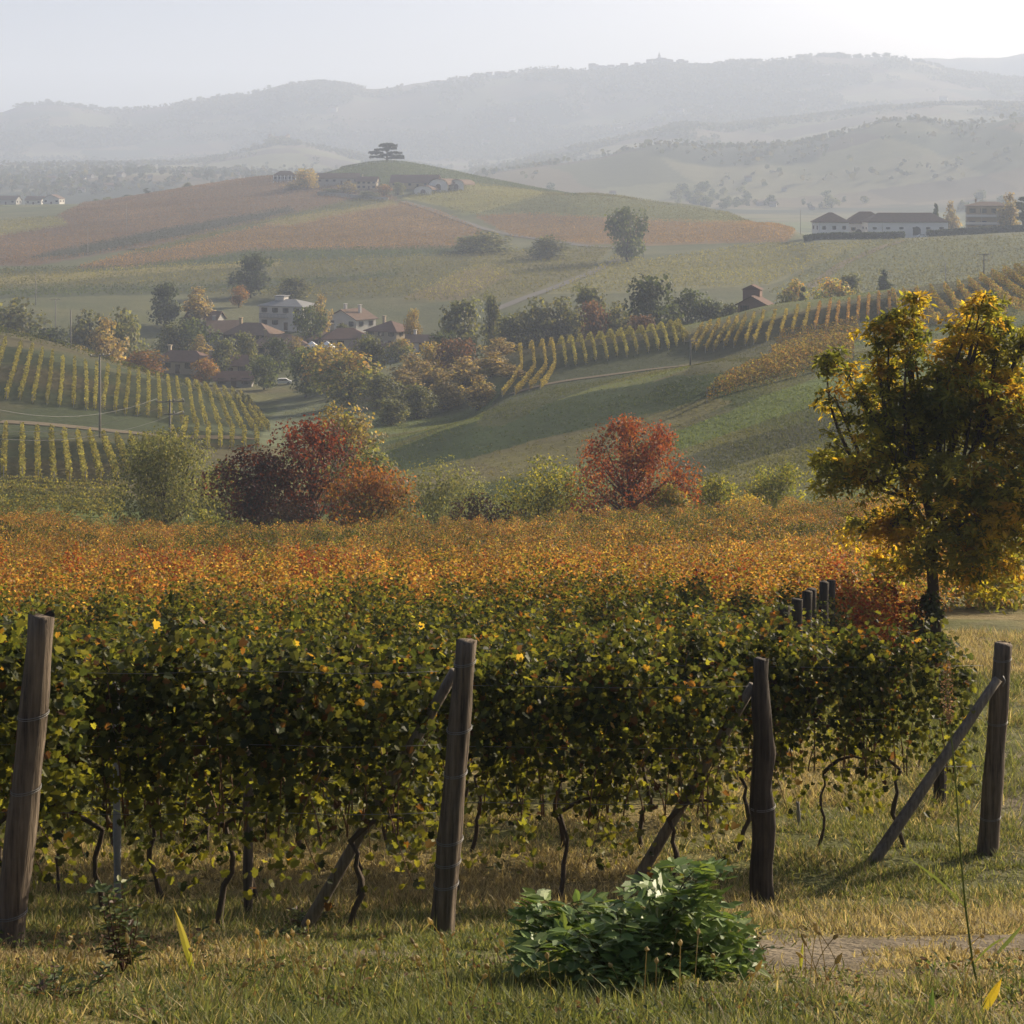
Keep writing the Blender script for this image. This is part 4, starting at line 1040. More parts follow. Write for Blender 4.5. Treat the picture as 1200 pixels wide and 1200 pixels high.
VALLEY = [
 ('willow', 15, 352, 400, 58, 'pale willow at the picture edge behind the near hill crest'),
 ('round_dark', 55, 384, 385, 46, 'dark low tree between the edge willow and the pale willow trio'),
 ('willow', 105, 366, 395, 46, 'first pale willow of the trio behind the near hill crest'),
 ('willow', 147, 363, 400, 44, 'rightmost and fullest pale willow of the trio behind the near hill crest'),
 ('tan', 124, 372, 385, 36, 'brownish tree in the middle of the pale willow trio'),
 ('tan', 88, 405, 372, 40, 'low brown tree under the willow trio'),
 ('rust', 170, 411, 362, 40, 'orange tree peeping over the crest of the near hill'),
 ('round_dark', 193, 332, 470, 42, 'dark broad tree above the village roofs'),
 ('tan', 230, 336, 470, 44, 'tall bronze tree beside the dark tree above the village'),
 ('round_green', 222, 374, 430, 54, 'large shadowy green tree left of the long hipped house'),
 ('olive', 202, 380, 425, 40, 'dull olive tree against the edge of the village'),
 ('round_dark', 293, 297, 545, 46, 'big solitary dark tree on the field above the village'),
 ('olive', 340, 325, 540, 44, 'hazy olive tree in the field beside the big dark tree'),
 ('rust', 280, 335, 520, 20, 'small orange tree at the foot of the big dark tree'),
 ('olive', 285, 390, 414, 32, 'olive garden tree before the long ochre house'),
 ('tan', 347, 394, 424, 28, 'bronze garden tree beside the white marquee'),
 ('olive', 402, 380, 458, 24, 'small hazy tree between the sunlit gable and the red roofs'),
 ('tan', 236, 392, 418, 30, 'bronze tree behind the low cream house'),
 ('olive', 432, 392, 436, 24, 'olive tree between the village end houses'),
 ('lime', 470, 398, 418, 26, 'yellow green tree before the tall house'),
 ('round_green', 364, 360, 445, 38, 'green tree in front of the pale three storey house'),
 ('tan', 376, 345, 462, 24, 'slim bronze tree beside the pale three storey house'),
 ('olive', 266, 398, 402, 36, 'olive tree between the two long village roofs'),
 ('round_green', 309, 417, 378, 36, 'green garden tree at the village meadow'),
 ('rust', 240, 420, 382, 32, 'orange garden tree in front of the low red roofed house'),
 ('round_dark', 325, 395, 408, 40, 'dark garden tree beside the white marquee'),
 ('gold', 484, 361, 440, 16, 'small solitary golden tree past the village'),
 ('lime', 410, 416, 330, 80, 'large yellow green tree in front of the village'),
 ('gold', 388, 402, 352, 66, 'orange topped tree behind the large yellow green tree'),
 ('round_green', 358, 408, 360, 46, 'rounded green tree beside the village meadow'),
 ('olive', 447, 440, 318, 44, 'dull tree on the near edge of the bronze wood'),
 ('tan', 470, 432, 325, 42, 'bronze tree near the front of the wood'),
 ('tan', 497, 424, 330, 42, 'second bronze tree of the wood'),
 ('tan', 520, 436, 305, 38, 'short bronze tree at the lower edge of the wood'),
 ('tan', 545, 418, 325, 44, 'full bronze tree in the middle of the wood'),
 ('tan', 575, 412, 312, 44, 'pale bronze tree by the first vine row across the valley'),
 ('tan', 560, 440, 292, 34, 'low bronze tree touching the meadow crest'),
 ('olive', 488, 452, 298, 40, 'shadowy olive tree at the foot of the wood'),
 ('olive', 455, 468, 288, 40, 'shadowy olive shrub at the lowest corner of the wood'),
 ('tan', 600, 428, 300, 30, 'small bronze tree at the meadow end of the wood'),
 ('tan', 483, 414, 345, 40, 'hazy bronze tree at the rear of the wood'),
 ('gold', 508, 400, 355, 36, 'golden bronze tree at the rear of the wood'),
 ('tan', 585, 396, 340, 34, 'bronze tree against the reddish vine block edge'),
 ('olive', 430, 396, 372, 40, 'olive tree partly covering the village end houses'),
 ('olive', 547, 352, 385, 52, 'tallest olive tree rising at the back of the bronze wood'),
 ('red', 535, 396, 345, 38, 'reddish tree in the bronze wood'),
 ('round_dark', 520, 390, 365, 34, 'dark tree between the village roofs and the reddish tree'),
 ('olive', 574, 345, 400, 22, 'slender olive tree beside the tallest olive tree'),
 ('olive', 595, 370, 385, 40, 'olive tree behind the top of the vine block'),
 ('willow', 628, 352, 392, 52, 'grey willow behind the vine block across the valley'),
 ('willow', 662, 350, 395, 46, 'second grey willow behind the vine block across the valley'),
 ('olive', 685, 336, 410, 42, 'tall hazy olive tree next to the grey willows'),
 ('red', 697, 352, 385, 30, 'rust tinged tree between grey willow and dark round tree'),
 ('willow', 722, 356, 390, 40, 'light grey green tree beside the dark round tree'),
 ('round_dark', 763, 325, 375, 54, 'dark round headed tree above the vine block'),
 ('round_green', 806, 340, 385, 40, 'green tree beside the dark round headed tree'),
 ('round_dark', 838, 352, 385, 36, 'low dark tree between the green tree and the brick hut'),
 ('olive', 860, 356, 380, 30, 'olive bush beside the brick hut'),
 ('red', 752, 368, 366, 26, 'small rusty tree at the foot of the dark round headed tree'),
 ('round_green', 735, 244, 640, 44, 'big isolated dark green tree on the orange field'),
 ('willow', 566, 272, 690, 62, 'wide pale green thicket on the field road'),
 ('willow', 640, 276, 660, 42, 'pale willow beside the field road'),
 ('conifer', 1037, 313, 440, 24, 'dark pointed conifer on the pale slope'),
 ('lime', 975, 328, 410, 42, 'pale yellow willow above the golden rows'),
 ('lime', 928, 330, 415, 30, 'thin pale willow near the brick hut'),
 ('cypress', 941, 333, 412, 10, 'slim dark tree between the pale willows'),
 ('olive', 1000, 322, 440, 30, 'faint willow behind the pale yellow willow'),
 ('gold', 360, 197, 1010, 27, 'yellow round tree in front of the cedar hill buildings'),
 ('tan', 344, 212, 1020, 24, 'brownish tree beside the yellow round tree on the cedar hill'),
 ('tan', 408, 212, 985, 20, 'bronze tree in the winery courtyard'),
 ('olive', 428, 224, 962, 30, 'olive shrubbery below the winery courtyard'),
 ('rust', 450, 216, 972, 18, 'rusty tree before the winery facade'),
 ('olive', 466, 214, 978, 16, 'small tree against the dark winery roof'),
 ('olive', 386, 221, 985, 26, 'low shrubs under the winery wall'),
 ('tan', 1184, 226, 715, 26, 'bronze tree growing beside the balcony villa'),
 ('cypress', 1200, 228, 700, 22, 'dark columnar tree at the picture edge beside the villa'),
 ('conifer', 1097, 236, 745, 12, 'small dark conifer behind the long white farm barn'),
 ('tan', 1115, 236, 790, 22, 'low hazy bronze tree between barn and villa'),
 ('bush', 160, 300, 720, 22, 'small bush in the middle of the rosy slope'),
 ('gold', 172, 297, 725, 14, 'tiny yellow bush on the rosy slope'),
 ('round_dark', 148, 228, 1155, 11, 'small dark tree on the skyline of the rosy slope'),
 ('cypress', 172, 220, 1150, 10, 'dark upright tree on the skyline of the rosy slope'),
 ('olive', 220, 214, 1140, 10, 'little round tree on the skyline of the rosy slope'),
 ('bush', 126, 231, 1160, 12, 'low bush on the skyline of the rosy slope'),
 ('olive', 112, 233, 1160, 9, 'tiny bush near the houses on the skyline'),
]
for kind, u, vt, Y, w, lab in VALLEY:
    put_tree(TP[kind], u, vt, Y, w, lab)

# --- small trees of the far country: simple crowns
def far_tree(name, pal, shape='round'):
    r = make_tree(name, '', 'tree', 8, 8, pal, shape, 0.02, 420, 0.9, 14, gap=0.1, m=M_FAR)
    return r
FT = [far_tree('hedgerow_tree', PAL['dark']), far_tree('hedgerow_tree', PAL['green']), far_tree('hedgerow_tree', PAL['olive']), far_tree('hedgerow_tree', PAL['dark'], 'bush')]
def sprinkle(n, ubox, ybox, hbox, label, group, dens=None, wide=1.1, follow=None):
    k = 0; tries = 0
    while k < n and tries < n * 40:
        tries += 1
        u = rng.uniform(*ubox); Y = rng.uniform(*ybox)
        if follow is not None: Y = follow(u) + rng.normal(0, 8)
        b = at(u, Y)
        if dens is not None and rng.random() > dens(u, b[0], Y): continue
        h = rng.uniform(*hbox) * rng.uniform(0.8, 1.3); w = h * wide * rng.uniform(0.7, 1.4)
        p = FT[rng.integers(4)]
        if p.name not in used:
            used.add(p.name); p.location = b; p.scale = (w / 8, w / 8, h / 8); p['label'] = label; p['group'] = group
        else: copy_tree(p, None, b, rng.random() * 6, (w / 8, w / 8, h / 8), label, group)
        k += 1
clump = lambda s: (lambda u, X, Y: sstep(0.48, 0.6, float(fbm(X / 90.0, Y / 90.0, s, 3))))
sprinkle(75, (-30, 300), (1650, 2250), (4, 9), 'misty tree among the hamlets in the valley behind the rosy slope', 'misty valley trees behind the rosy slope', clump(101))
sprinkle(55, (640, 1000), (1500, 1850), (5, 9), 'misty tree in the low ground behind the orange strip', 'misty trees behind the orange strip', clump(103))
sprinkle(28, (1010, 1240), (1450, 1620), (5, 9), 'misty tree on the rise behind the balcony villa', 'misty trees behind the villa', clump(105))
sprinkle(14, (700, 1130), (1985, 2010), (3, 6), 'faint tree on the crest of the nearer blue ridge', 'trees on the nearer blue ridge', lambda u, X, Y: 1.0 if (735 < u < 760 or 820 < u < 860 or 1080 < u < 1106 or 950 < u < 970) else 0.02)
sprinkle(18, (300, 350), (2820, 2900), (7, 13), 'faint tree around the distant castle', 'trees around the distant castle')
sprinkle(130, (-40, 1240), (3980, 4005), (4, 9), 'tiny tree on the far skyline ridge', 'trees on the far skyline', lambda u, X, Y: float(sstep(0.4, 0.62, vnoise(u / 28.0, 0.5, 8))), 1.4)
sprinkle(30, (20, 140), (3985, 4005), (6, 11), 'tiny tree on the wooded left hump of the far skyline', 'trees on the wooded hump', None, 1.5)
sprinkle(30, (930, 1010), (3985, 4005), (6, 10), 'tiny tree on the highest hump of the far skyline', 'trees on the highest hump', None, 1.5)

# --- the cedar
def cedar():
    b = at(453, 1150)
    h = (HOR - 167) * 1150 / F - b[2]
    root = thing('cedar_tree', 'lone dark flat layered cedar crowning the hilltop', 'tree', b)
    mb = MB(); t = np.linspace(0, 1, 8)
    mb.tube(np.stack([0.4 * np.sin(t * 3), 0 * t, h * 0.95 * t - 0.5], -1), 0.9 * (1.1 - t), 8)
    lay = [(-6.5, 0.30, 5.2), (6.0, 0.26, 6.0), (-7.2, 0.52, 5.0), (0, 0.38, 5.5), (5.6, 0.50, 5.2), (8.2, 0.33, 3.6), (-3.2, 0.66, 5.0), (2.6, 0.72, 4.6), (0.2, 0.93, 4.8), (-2.0, 0.84, 3.2), (4.4, 0.84, 3.0), (-8.4, 0.46, 2.6)]
    P = []
    for x, z, r in lay:
        yy = rng.uniform(-3, 3)
        q = np.array([[0.2, 0, h * (z - 0.14)], [x * 0.5, yy * 0.5, h * (z - 0.03)], [x, yy, h * z]])
        mb.tube(q, [0.35, 0.25, 0.1], 5)
        n = int(120 * r)
        a = rng.random(n) * 6.28; rr = r * np.sqrt(rng.random(n))
        P.append(np.stack([x + rr * np.cos(a), yy + rr * np.sin(a), h * z + rng.normal(0, 0.35, n) - 0.05 * rr ** 1.5], -1))
    mb.build('trunk', M_BARK, root, True)
    P = np.concatenate(P)
    mb = MB(); mb.leaves(P, (0, 0, 1), rng.uniform(0.5, 1.1, len(P)), PENTA, pick([(0.022,0.034,0.022),(0.03,0.042,0.026)], len(P)), jit=0.35)
    mb.build('crown', M_FAR, root)
cedar()

# --- the walnut beside the track, limb by limb
WALN = fold([(0,0),(0.17,0.3),(0.15,0.65),(0,1.0)], 0.3)
def walnut():
    Y0 = 34.0; b = at(1091, Y0); s = Y0 / F
    zb = lambda v: (HOR - v) * s - b[2]
    root = thing('walnut_tree', 'big walnut tree with golden and dark green leaves beside the grass track', 'tree', b)
    lobes = [(1052,398,50),(1092,440,46),(1150,395,52),(1000,468,46),(1060,478,60),(1125,470,62),(1180,480,58),(985,548,44),(1045,555,62),(1110,555,66),(1170,570,66),(1045,652,28),(1142,655,34),(1022,618,44),(1080,632,52),(1145,640,58),(1210,430,50),(1230,520,60),(1222,610,60),(955,545,20),(1030,378,22),(1068,362,20),(1140,356,24),(1168,372,22),(1205,385,26),(985,430,22),(1255,470,60),(1260,580,60)]
    cen = []; rad = []
    for u, v, r in lobes:
        cen.append(((u - 1091) * s, rng.normal(0, 0.55) * (1.2 if r > 40 else 0.6), zb(v))); rad.append(r * s)
    cen = np.array(cen); rad = np.array(rad)
    tb = MB()
    fork = np.array([0.05, 0, zb(628)])
    t = np.linspace(0, 1, 9)[:, None]
    tb.tube(np.array([0.05, 0, -0.4]) * (1 - t) + fork * t + np.stack([0.05 * np.sin(t[:, 0] * 5), 0 * t[:, 0], 0 * t[:, 0]], -1), np.linspace(0.135, 0.10, 9), 12, rough=0.07)
    leaders = [((1052,398),0.12),((1140,385),0.13),((1000,470),0.09),((1180,470),0.10),((985,548),0.07),((1230,520),0.09),((1090,440),0.09)]
    twig = []
    chains = []
    for (u, v), r in leaders:
        e = np.array([(u - 1091) * s, rng.normal(0, 0.7), zb(v)])
        mid = fork * 0.45 + e * 0.55 + np.array([-(e[0]) * 0.22, rng.normal(0, 0.3), 0.3])
        tt = np.linspace(0, 1, 12)[:, None]
        Q = fork * (1 - tt) ** 2 + 2 * mid * tt * (1 - tt) + e * tt ** 2 + np.cumsum(rng.normal(0, 0.03, (12, 3)), axis=0)
        Q[0] = fork
        tb.tube(Q, 0.75 * r * (1.05 - 0.9 * tt[:, 0]), 8, rough=0.06); chains.append(Q)
    allq = np.concatenate([c[3:] for c in chains])
    for c, r in zip(cen, rad):
        for q in range(4 if r > 0.9 else 2):
            e = c + unit_dirs(1)[0] * r * 0.6
            o = allq[np.argmin(np.linalg.norm(allq - (e * 0.6 + fork * 0.4 - (0, 0, 0.3)), axis=1))]
            tt = np.linspace(0, 1, 7)[:, None]; mid = (o + e) / 2 + rng.normal(0, 0.15, 3)
            Q = o * (1 - tt) ** 2 + 2 * mid * tt * (1 - tt) + e * tt ** 2
            tb.tube(Q, 0.045 * (1.05 - 0.85 * tt[:, 0]), 6)
            for w in range(5):
                p0 = Q[rng.integers(2, 7)]; d = unit_dirs(1)[0]; d[2] = abs(d[2]) * 0.7 + 0.1
                L = rng.uniform(0.3, 0.8) * min(r, 1.2)
                T = np.array([p0, p0 + d * L * 0.5 + (0, 0, 0.04), p0 + d * L])
                tb.tube(T, [0.016, 0.011, 0.006], 5); twig.append(T[-1]); twig.append(T[1])
    tb.build('trunk', M_BARK, root, True)
    # leaf sprays: along twigs and through the lobes, patchy so that sky and hill show between them
    N = 1350
    li = rng.choice(len(rad), N, p=rad ** 2.2 / (rad ** 2.2).sum())
    P = cen[li] + unit_dirs(N) * (rad[li] * rng.random(N) ** 0.45)[:, None] * np.array([1, 1.1, 1])
    g = fbm(P[:, 0] / 0.55, P[:, 2] / 0.5 + P[:, 1] / 0.9, 222, 2)
    P = np.concatenate([P[g > np.quantile(g, 0.42)], np.array(twig)])
    P = P[P[:, 2] > 1.15]
    tone = fbm(P[:, 0] / 0.8 + 7, P[:, 2] / 0.8 + P[:, 1], 223, 3) + 0.03 * (P[:, 2] - 4.5) / 4.5 + 0.05 * P[:, 0] / 4
    gold = sstep(0.44, 0.68, tone + rng.normal(0, 0.05, len(P)))
    GA = np.array([(0.46,0.30,0.05),(0.38,0.23,0.045),(0.52,0.38,0.06),(0.34,0.24,0.05),(0.42,0.36,0.06)])
    GB = np.array([(0.16,0.165,0.045),(0.20,0.19,0.05),(0.14,0.155,0.045),(0.27,0.26,0.06),(0.32,0.29,0.065)])
    pos = []; tips = []; cols = []; nr = []
    for i in range(len(P)):
        isg = rng.random() < gold[i]
        base = (GA if isg else GB)[rng.integers(5)] * rng.uniform(0.8, 1.2)
        for k in range(5):
            a = rng.random() * 6.28
            d = np.array([math.cos(a), math.sin(a), rng.uniform(-0.9, 0.3)])
            L = rng.uniform(0.18, 0.30)
            side = np.array([-d[1], d[0], 0.0])
            for j in range(7):
                f = (j // 2 + 1) / 4.0 if j < 6 else 1.05
                sg = (1 if j % 2 else -1) if j < 6 else 0
                pos.append(P[i] + d * L * f + np.array([0, 0, -0.16 * f * f * L * 2]))
                tips.append(d * 0.6 + side * sg * 0.9 + np.array([0, 0, -0.45]))
                cols.append(base * rng.uniform(0.85, 1.15)); nr.append((d[0] * 0.3, d[1] * 0.3, 0.9))
    mb = MB(); n = len(pos)
    mb.leaves(np.array(pos), np.array(nr), rng.uniform(0.105, 0.175, n), WALN, np.clip(np.array(cols), 0.01, 0.7), tip=np.array(tips), jit=0.75)
    mb.build('crown', M_WALNUT, root)
walnut()
line_tree('ivy_bush', 'dark ivy clump wrapped around the walnut foot', 'bush', 1088, 688, 33.6, 34, PAL['dark'] + PAL['purple'][:1], shape='bush', base=0.0, nl=1500, leaf=0.11, nlobe=14, tmpl=OVAL, gap=0.1)
line_tree('red_leaved_bush', 'rust red bush in the orange vines between the far posts and the walnut trunk', 'bush', 1035, 672, 37, 64, PAL['rust'] + PAL['red'][:2], shape='bush', base=0.0, nl=3800, leaf=0.14, nlobe=26, tmpl=OVAL, gap=0.2, stems=2)
line_tree('yellow_leaved_bush', 'yellow leaved thicket under the outer walnut boughs along the track', 'bush', 1158, 640, 52, 96, PAL['gold'] + PAL['lime'], shape='bush', base=0.0, nl=4200, leaf=0.16, nlobe=28, tmpl=OVAL, gap=0.2, stems=2)
line_tree('rusty_bush', 'orange thicket at the picture edge beyond the track', 'bush', 1205, 655, 60, 70, PAL['rust'], shape='bush', base=0.0, nl=2600, leaf=0.18, nlobe=20, tmpl=OVAL, gap=0.2)
# ------------------------------------------------------------------ buildings
def roof_mat(name, c):
    m, nt, b = mat(name, 0.9, 0.15)
    tc = nt.nodes.new('ShaderNodeTexCoord')
    a = noise_n(nt, 0.9, 5, 0.7, tc.outputs['Object']); d = noise_n(nt, 7.0, 3, 0.6, tc.outputs['Object'])
    w = nt.nodes.new('ShaderNodeTexWave'); w.wave_type = 'BANDS'; w.bands_direction = 'Z'
    w.inputs['Scale'].default_value = 2.2; w.inputs['Distortion'].default_value = 1.5
    nt.links.new(tc.outputs['Object'], w.inputs['Vector'])
    f = math_n(nt, 'ADD', math_n(nt, 'ADD', math_n(nt, 'MULTIPLY', a, 0.7), math_n(nt, 'MULTIPLY', d, 0.5)), math_n(nt, 'ADD', math_n(nt, 'MULTIPLY', w.outputs['Fac'], 0.12), 0.3))
    rgb = nt.nodes.new('ShaderNodeRGB'); rgb.outputs[0].default_value = (*c, 1)
    nt.links.new(scale_col(nt, rgb.outputs[0], f), b.inputs['Base Color'])
    return m
ROOF_BROWN = roof_mat('brown_tiles', (0.17, 0.115, 0.085))
ROOF_RED = roof_mat('red_tiles', (0.155, 0.095, 0.075))
ROOF_GREY = roof_mat('grey_sheet_roof', (0.27, 0.27, 0.27))
WALL_CREAM = plain_mat('cream_render', (0.40, 0.335, 0.24), 0.9, 0.15, 0.6, 0.2, 4.0)
WALL_OCHRE = plain_mat('ochre_render', (0.37, 0.28, 0.165), 0.9, 0.15, 0.6, 0.2, 4.0)
WALL_GREY = plain_mat('grey_render', (0.32, 0.305, 0.28), 0.9, 0.15, 0.6, 0.2, 4.0)
WALL_WHITE = plain_mat('white_render', (0.55, 0.52, 0.47), 0.9, 0.15, 0.6, 0.15, 4.0)
WALL_BRIGHT = plain_mat('whitewash', (0.74, 0.71, 0.66), 0.9, 0.15, 0.6, 0.12, 4.0)
WALL_BRICK = plain_mat('brick_wall', (0.23, 0.15, 0.12), 0.9, 0.15, 2.0, 0.3, 12.0)
M_SHUTTER = plain_mat('dark_shutter', (0.075, 0.055, 0.045), 0.7, 0.3, 2.0, 0.2)
M_PANE, _nt, _b = mat('window_pane', 0.12, 0.6); _b.inputs['Base Color'].default_value = (0.025, 0.03, 0.035, 1)
M_DOOR = plain_mat('wooden_door', (0.10, 0.06, 0.035), 0.7, 0.3, 3.0, 0.3)
M_WHITE = plain_mat('white_paint', (0.75, 0.75, 0.74), 0.6, 0.3, 2.0, 0.1)
M_DARK = plain_mat('dark_metal', (0.05, 0.05, 0.055), 0.5, 0.4, 2.0, 0.2)

def roof_mesh(w, d, h, rise, kind, over=0.55, th=0.2):
    mb = MB(); W2, D2 = w / 2 + over, d / 2 + over
    z0 = h - over * rise / (min(w, d) / 2) * 0.9
    if kind == 'hip':
        k = max(0.0, (W2 - D2) if W2 > D2 else 0.0); j = max(0.0, (D2 - W2) if D2 > W2 else 0.0)
        top = [(-k, -j), (k, j)]
        E = [(-W2,-D2),(W2,-D2),(W2,D2),(-W2,D2)]
        V = [(x, y, z0) for x, y in E] + [(x, y, z0 - th) for x, y in E]
        r1, r2 = (top[0][0], top[0][1], h + rise), (top[1][0], top[1][1], h + rise)
        V += [r1, r2]
        if W2 >= D2: tris = [np.array([[3,0,8]]), np.array([[1,2,9]])]; quads = [[0,1,9,8],[2,3,8,9]]
        else: tris = [np.array([[0,1,8]]), np.array([[2,3,9]])]; quads = [[1,2,9,8],[3,0,8,9]]
        quads += [[0,4,5,1],[1,5,6,2],[2,6,7,3],[3,7,4,0],[4,7,6,5]]
        mb.add(V, tris + [np.array(quads)])
    else:
        sw = kind == 'gable_y'
        a, b = (D2, W2) if sw else (W2, D2)       # a: half ridge length, b: half span
        V = []
        for x in (-a, a):
            V += [(x, -b, z0), (x, 0, h + rise), (x, b, z0), (x, b, z0 - th), (x, 0, h + rise - th), (x, -b, z0 - th)]
        V = np.array(V, float)
        if sw: V = np.stack([V[:, 1], V[:, 0], V[:, 2]], -1)
        q = [[0,6,7,1],[1,7,8,2],[3,9,10,4],[4,10,11,5],[0,5,11,6],[2,8,9,3],[0,1,4,5],[1,2,3,4],[6,11,10,7],[7,10,9,8]]
        mb.add(V, np.array(q))
    return mb

def house(name, label, u, Y, w, d, h, rise, kind, wall, roof, rz=0.0, cols=4, floors=1, cat='house', chimneys=1, door=True, z=None, side=2, win=(0.95, 1.25), group=None, dz=0.0, arch=False):
    b = at(u, Y); b[2] += dz
    root = thing(name, label, cat, b, rz, group)
    mb = MB(); g = 0.06
    mb.box((-w/2, -d/2, -2.5), (w/2, d/2, h - 0.05))
    if kind == 'gable_x':
        for x in (-w/2, w/2):
            s_ = 0.003 if x < 0 else -0.003
            mb.add([(x + s_, -d/2, h - 0.05), (x + s_, d/2, h - 0.05), (x + s_, 0, h + rise - 0.22)], np.array([[0,1,2]]))
    if kind == 'gable_y':
        for y in (-d/2, d/2):
            mb.add([(-w/2, y, h - 0.05), (w/2, y, h - 0.05), (0, y, h + rise - 0.22)], np.array([[0,1,2]]))
    mb.build('wall', wall, root)
    ro = roof_mesh(w, d, h, rise, kind).build('roof', roof, root)
    for c in range(chimneys):
        cx = (-0.28 + 0.5 * c) * w; mb = MB()
        mb.box((cx - .35, -.35 + 0.1 * d, h + 0.2), (cx + .35, .35 + 0.1 * d, h + rise + 1.0)); mb.box((cx - .48, -.48 + 0.1 * d, h + rise + 1.0), (cx + .48, .48 + 0.1 * d, h + rise + 1.18))
        mb.build('chimney', wall, ro)
    fh = h / floors
    def window(cx, cz, face):
        ww, wh = win
        fr = MB(); pn = MB()
        def put(mbx, x0, x1, z0, z1, out):
            if face == 'f': mbx.box((cx + x0, -d/2 - out, cz + z0), (cx + x1, -d/2 + 0.02, cz + z1))
            elif face == 'r': mbx.box((w/2 - 0.02, cx + x0, cz + z0), (w/2 + out, cx + x1, cz + z1))
            else: mbx.box((-w/2 - out, cx + x0, cz + z0), (-w/2 + 0.02, cx + x1, cz + z1))
        for x0, x1 in ((-ww*0.95, -ww/2), (ww/2, ww*0.95)): put(fr, x0, x1, 0, wh, 0.07)
        put(fr, -ww/2 - 0.1, ww/2 + 0.1, -0.12, -0.02, 0.14)
        put(pn, -ww/2 + 0.02, ww/2 - 0.02, 0, wh, 0.035)
        o = fr.build('window', M_SHUTTER, root); pn.build('pane', M_PANE, o)
    for f in range(floors):
        for c in range(cols):
            if f == 0 and door and c == cols // 2: continue
            window(-w/2 + w * (c + 0.5) / cols, fh * f + fh * 0.42, 'f')
        for c in range(side):
            for face in ('r', 'l'): window(-d/2 + d * (c + 0.5) / side, fh * f + fh * 0.42, face)
    if door and cols:
        c = cols // 2; cx = -w/2 + w * (c + 0.5) / cols; mb = MB()
        mb.box((cx - 0.6, -d/2 - 0.05, 0), (cx + 0.6, -d/2 + 0.02, 2.15)); dd = mb.build('door', M_DOOR, root)
        mb = MB(); mb.box((cx + 0.4, -d/2 - 0.1, 1.0), (cx + 0.5, -d/2 - 0.051, 1.12)); mb.build('handle', M_STEEL, dd)
    return root

# village
t = house('apartment_house', 'pale three storey house with grey roof and small roof tower above the village', 338, 478, 13.5, 9, 6.8, 1.5, 'hip', WALL_WHITE, ROOF_GREY, R(-22), 4, 2, chimneys=0)
mb = MB(); mb.box((-3.6, -1.2, 7.0), (-0.8, 1.4, 9.0)); o = mb.build('roof_tower', WALL_WHITE, t); mb = MB(); mb.box((-3.9, -1.5, 9.0), (-0.5, 1.7, 9.25)); mb.build('tower_cap', ROOF_GREY, o)
mb = MB(); mb.box((-6.2, -5.7, 3.35), (2.5, -4.52, 3.5)); bal = mb.build('balcony', WALL_GREY, t)
mb = MB(); [mb.box((x - .03, -5.68, 3.5), (x + .03, -5.62, 4.4)) for x in np.arange(-6.1, 2.5, 0.45)]; mb.box((-6.2, -5.7, 4.4), (2.5, -5.6, 4.48)); mb.build('railing', M_DARK, bal)
house('long_house', 'long ochre village house with brown hipped roof below the three storey house', 296, 446, 13, 8.5, 4.6, 2.5, 'hip', WALL_OCHRE, ROOF_BROWN, R(-14), 5, 2)
house('gabled_house', 'grey gabled house joined to the end of the long ochre house', 262, 452, 8.5, 8, 3.8, 2.6, 'gable_x', WALL_GREY, ROOF_BROWN, R(18), 3, 1)
house('low_house', 'low cream house with dark red roof nearest the near hill vineyard', 215, 410, 13.5, 7, 3.2, 2.0, 'hip', WALL_CREAM, ROOF_RED, R(-12), 5, 1)
house('low_house', 'low red roofed house beside the yellow garden tree at the village edge', 262, 404, 10.5, 7, 3.0, 1.9, 'gable_x', WALL_CREAM, ROOF_RED, R(14), 4, 1)
house('outbuilding', 'long dark red lean outbuilding at the edge of the village meadow', 275, 384, 8.0, 5, 1.9, 1.5, 'gable_x', WALL_GREY, ROOF_RED, R(4), 3, 1, chimneys=0)
house('village_house', 'brown roofed ochre house behind the dark garden tree', 328, 436, 13, 8, 3.6, 2.2, 'hip', WALL_OCHRE, ROOF_BROWN, R(10), 4, 1)
house('gabled_house', 'pale gabled house at the upper back of the village with sunlit gable', 412, 476, 11, 8, 3.6, 2.4, 'gable_y', WALL_WHITE, ROOF_BROWN, R(-38), 3, 1, chimneys=2)
house('village_house', 'dark red roofed house in the dense middle of the village', 405, 445, 12, 8, 3.4, 2.2, 'hip', WALL_CREAM, ROOF_RED, R(8), 4, 1)
house('tall_house', 'two storey house with red hipped roof and sunlit side wall at the village end', 458, 446, 9.5, 9, 4.9, 2.1, 'hip', WALL_CREAM, ROOF_RED, R(-30), 3, 2)
house('village_house', 'grey brown long roofed house in front of the village end houses', 446, 424, 14.5, 8, 2.6, 2.0, 'gable_x', WALL_GREY, ROOF_BROWN, R(-16), 4, 1)
house('village_house', 'small brown roofed house furthest along the village end', 496, 437, 8, 6, 2.4, 1.5, 'gable_x', WALL_WHITE, ROOF_BROWN, R(-8), 3, 1)
house('village_house', 'half hidden house with dark roof behind the grey gabled house', 240, 470, 9, 7, 3.4, 2.0, 'gable_x', WALL_GREY, ROOF_BROWN, R(-10), 3, 1)
house('village_house', 'squat brown roofed house tucked between the dark garden tree and the middle houses', 375, 448, 8, 7, 2.9, 1.8, 'hip', WALL_CREAM, ROOF_BROWN, R(25), 3, 1)

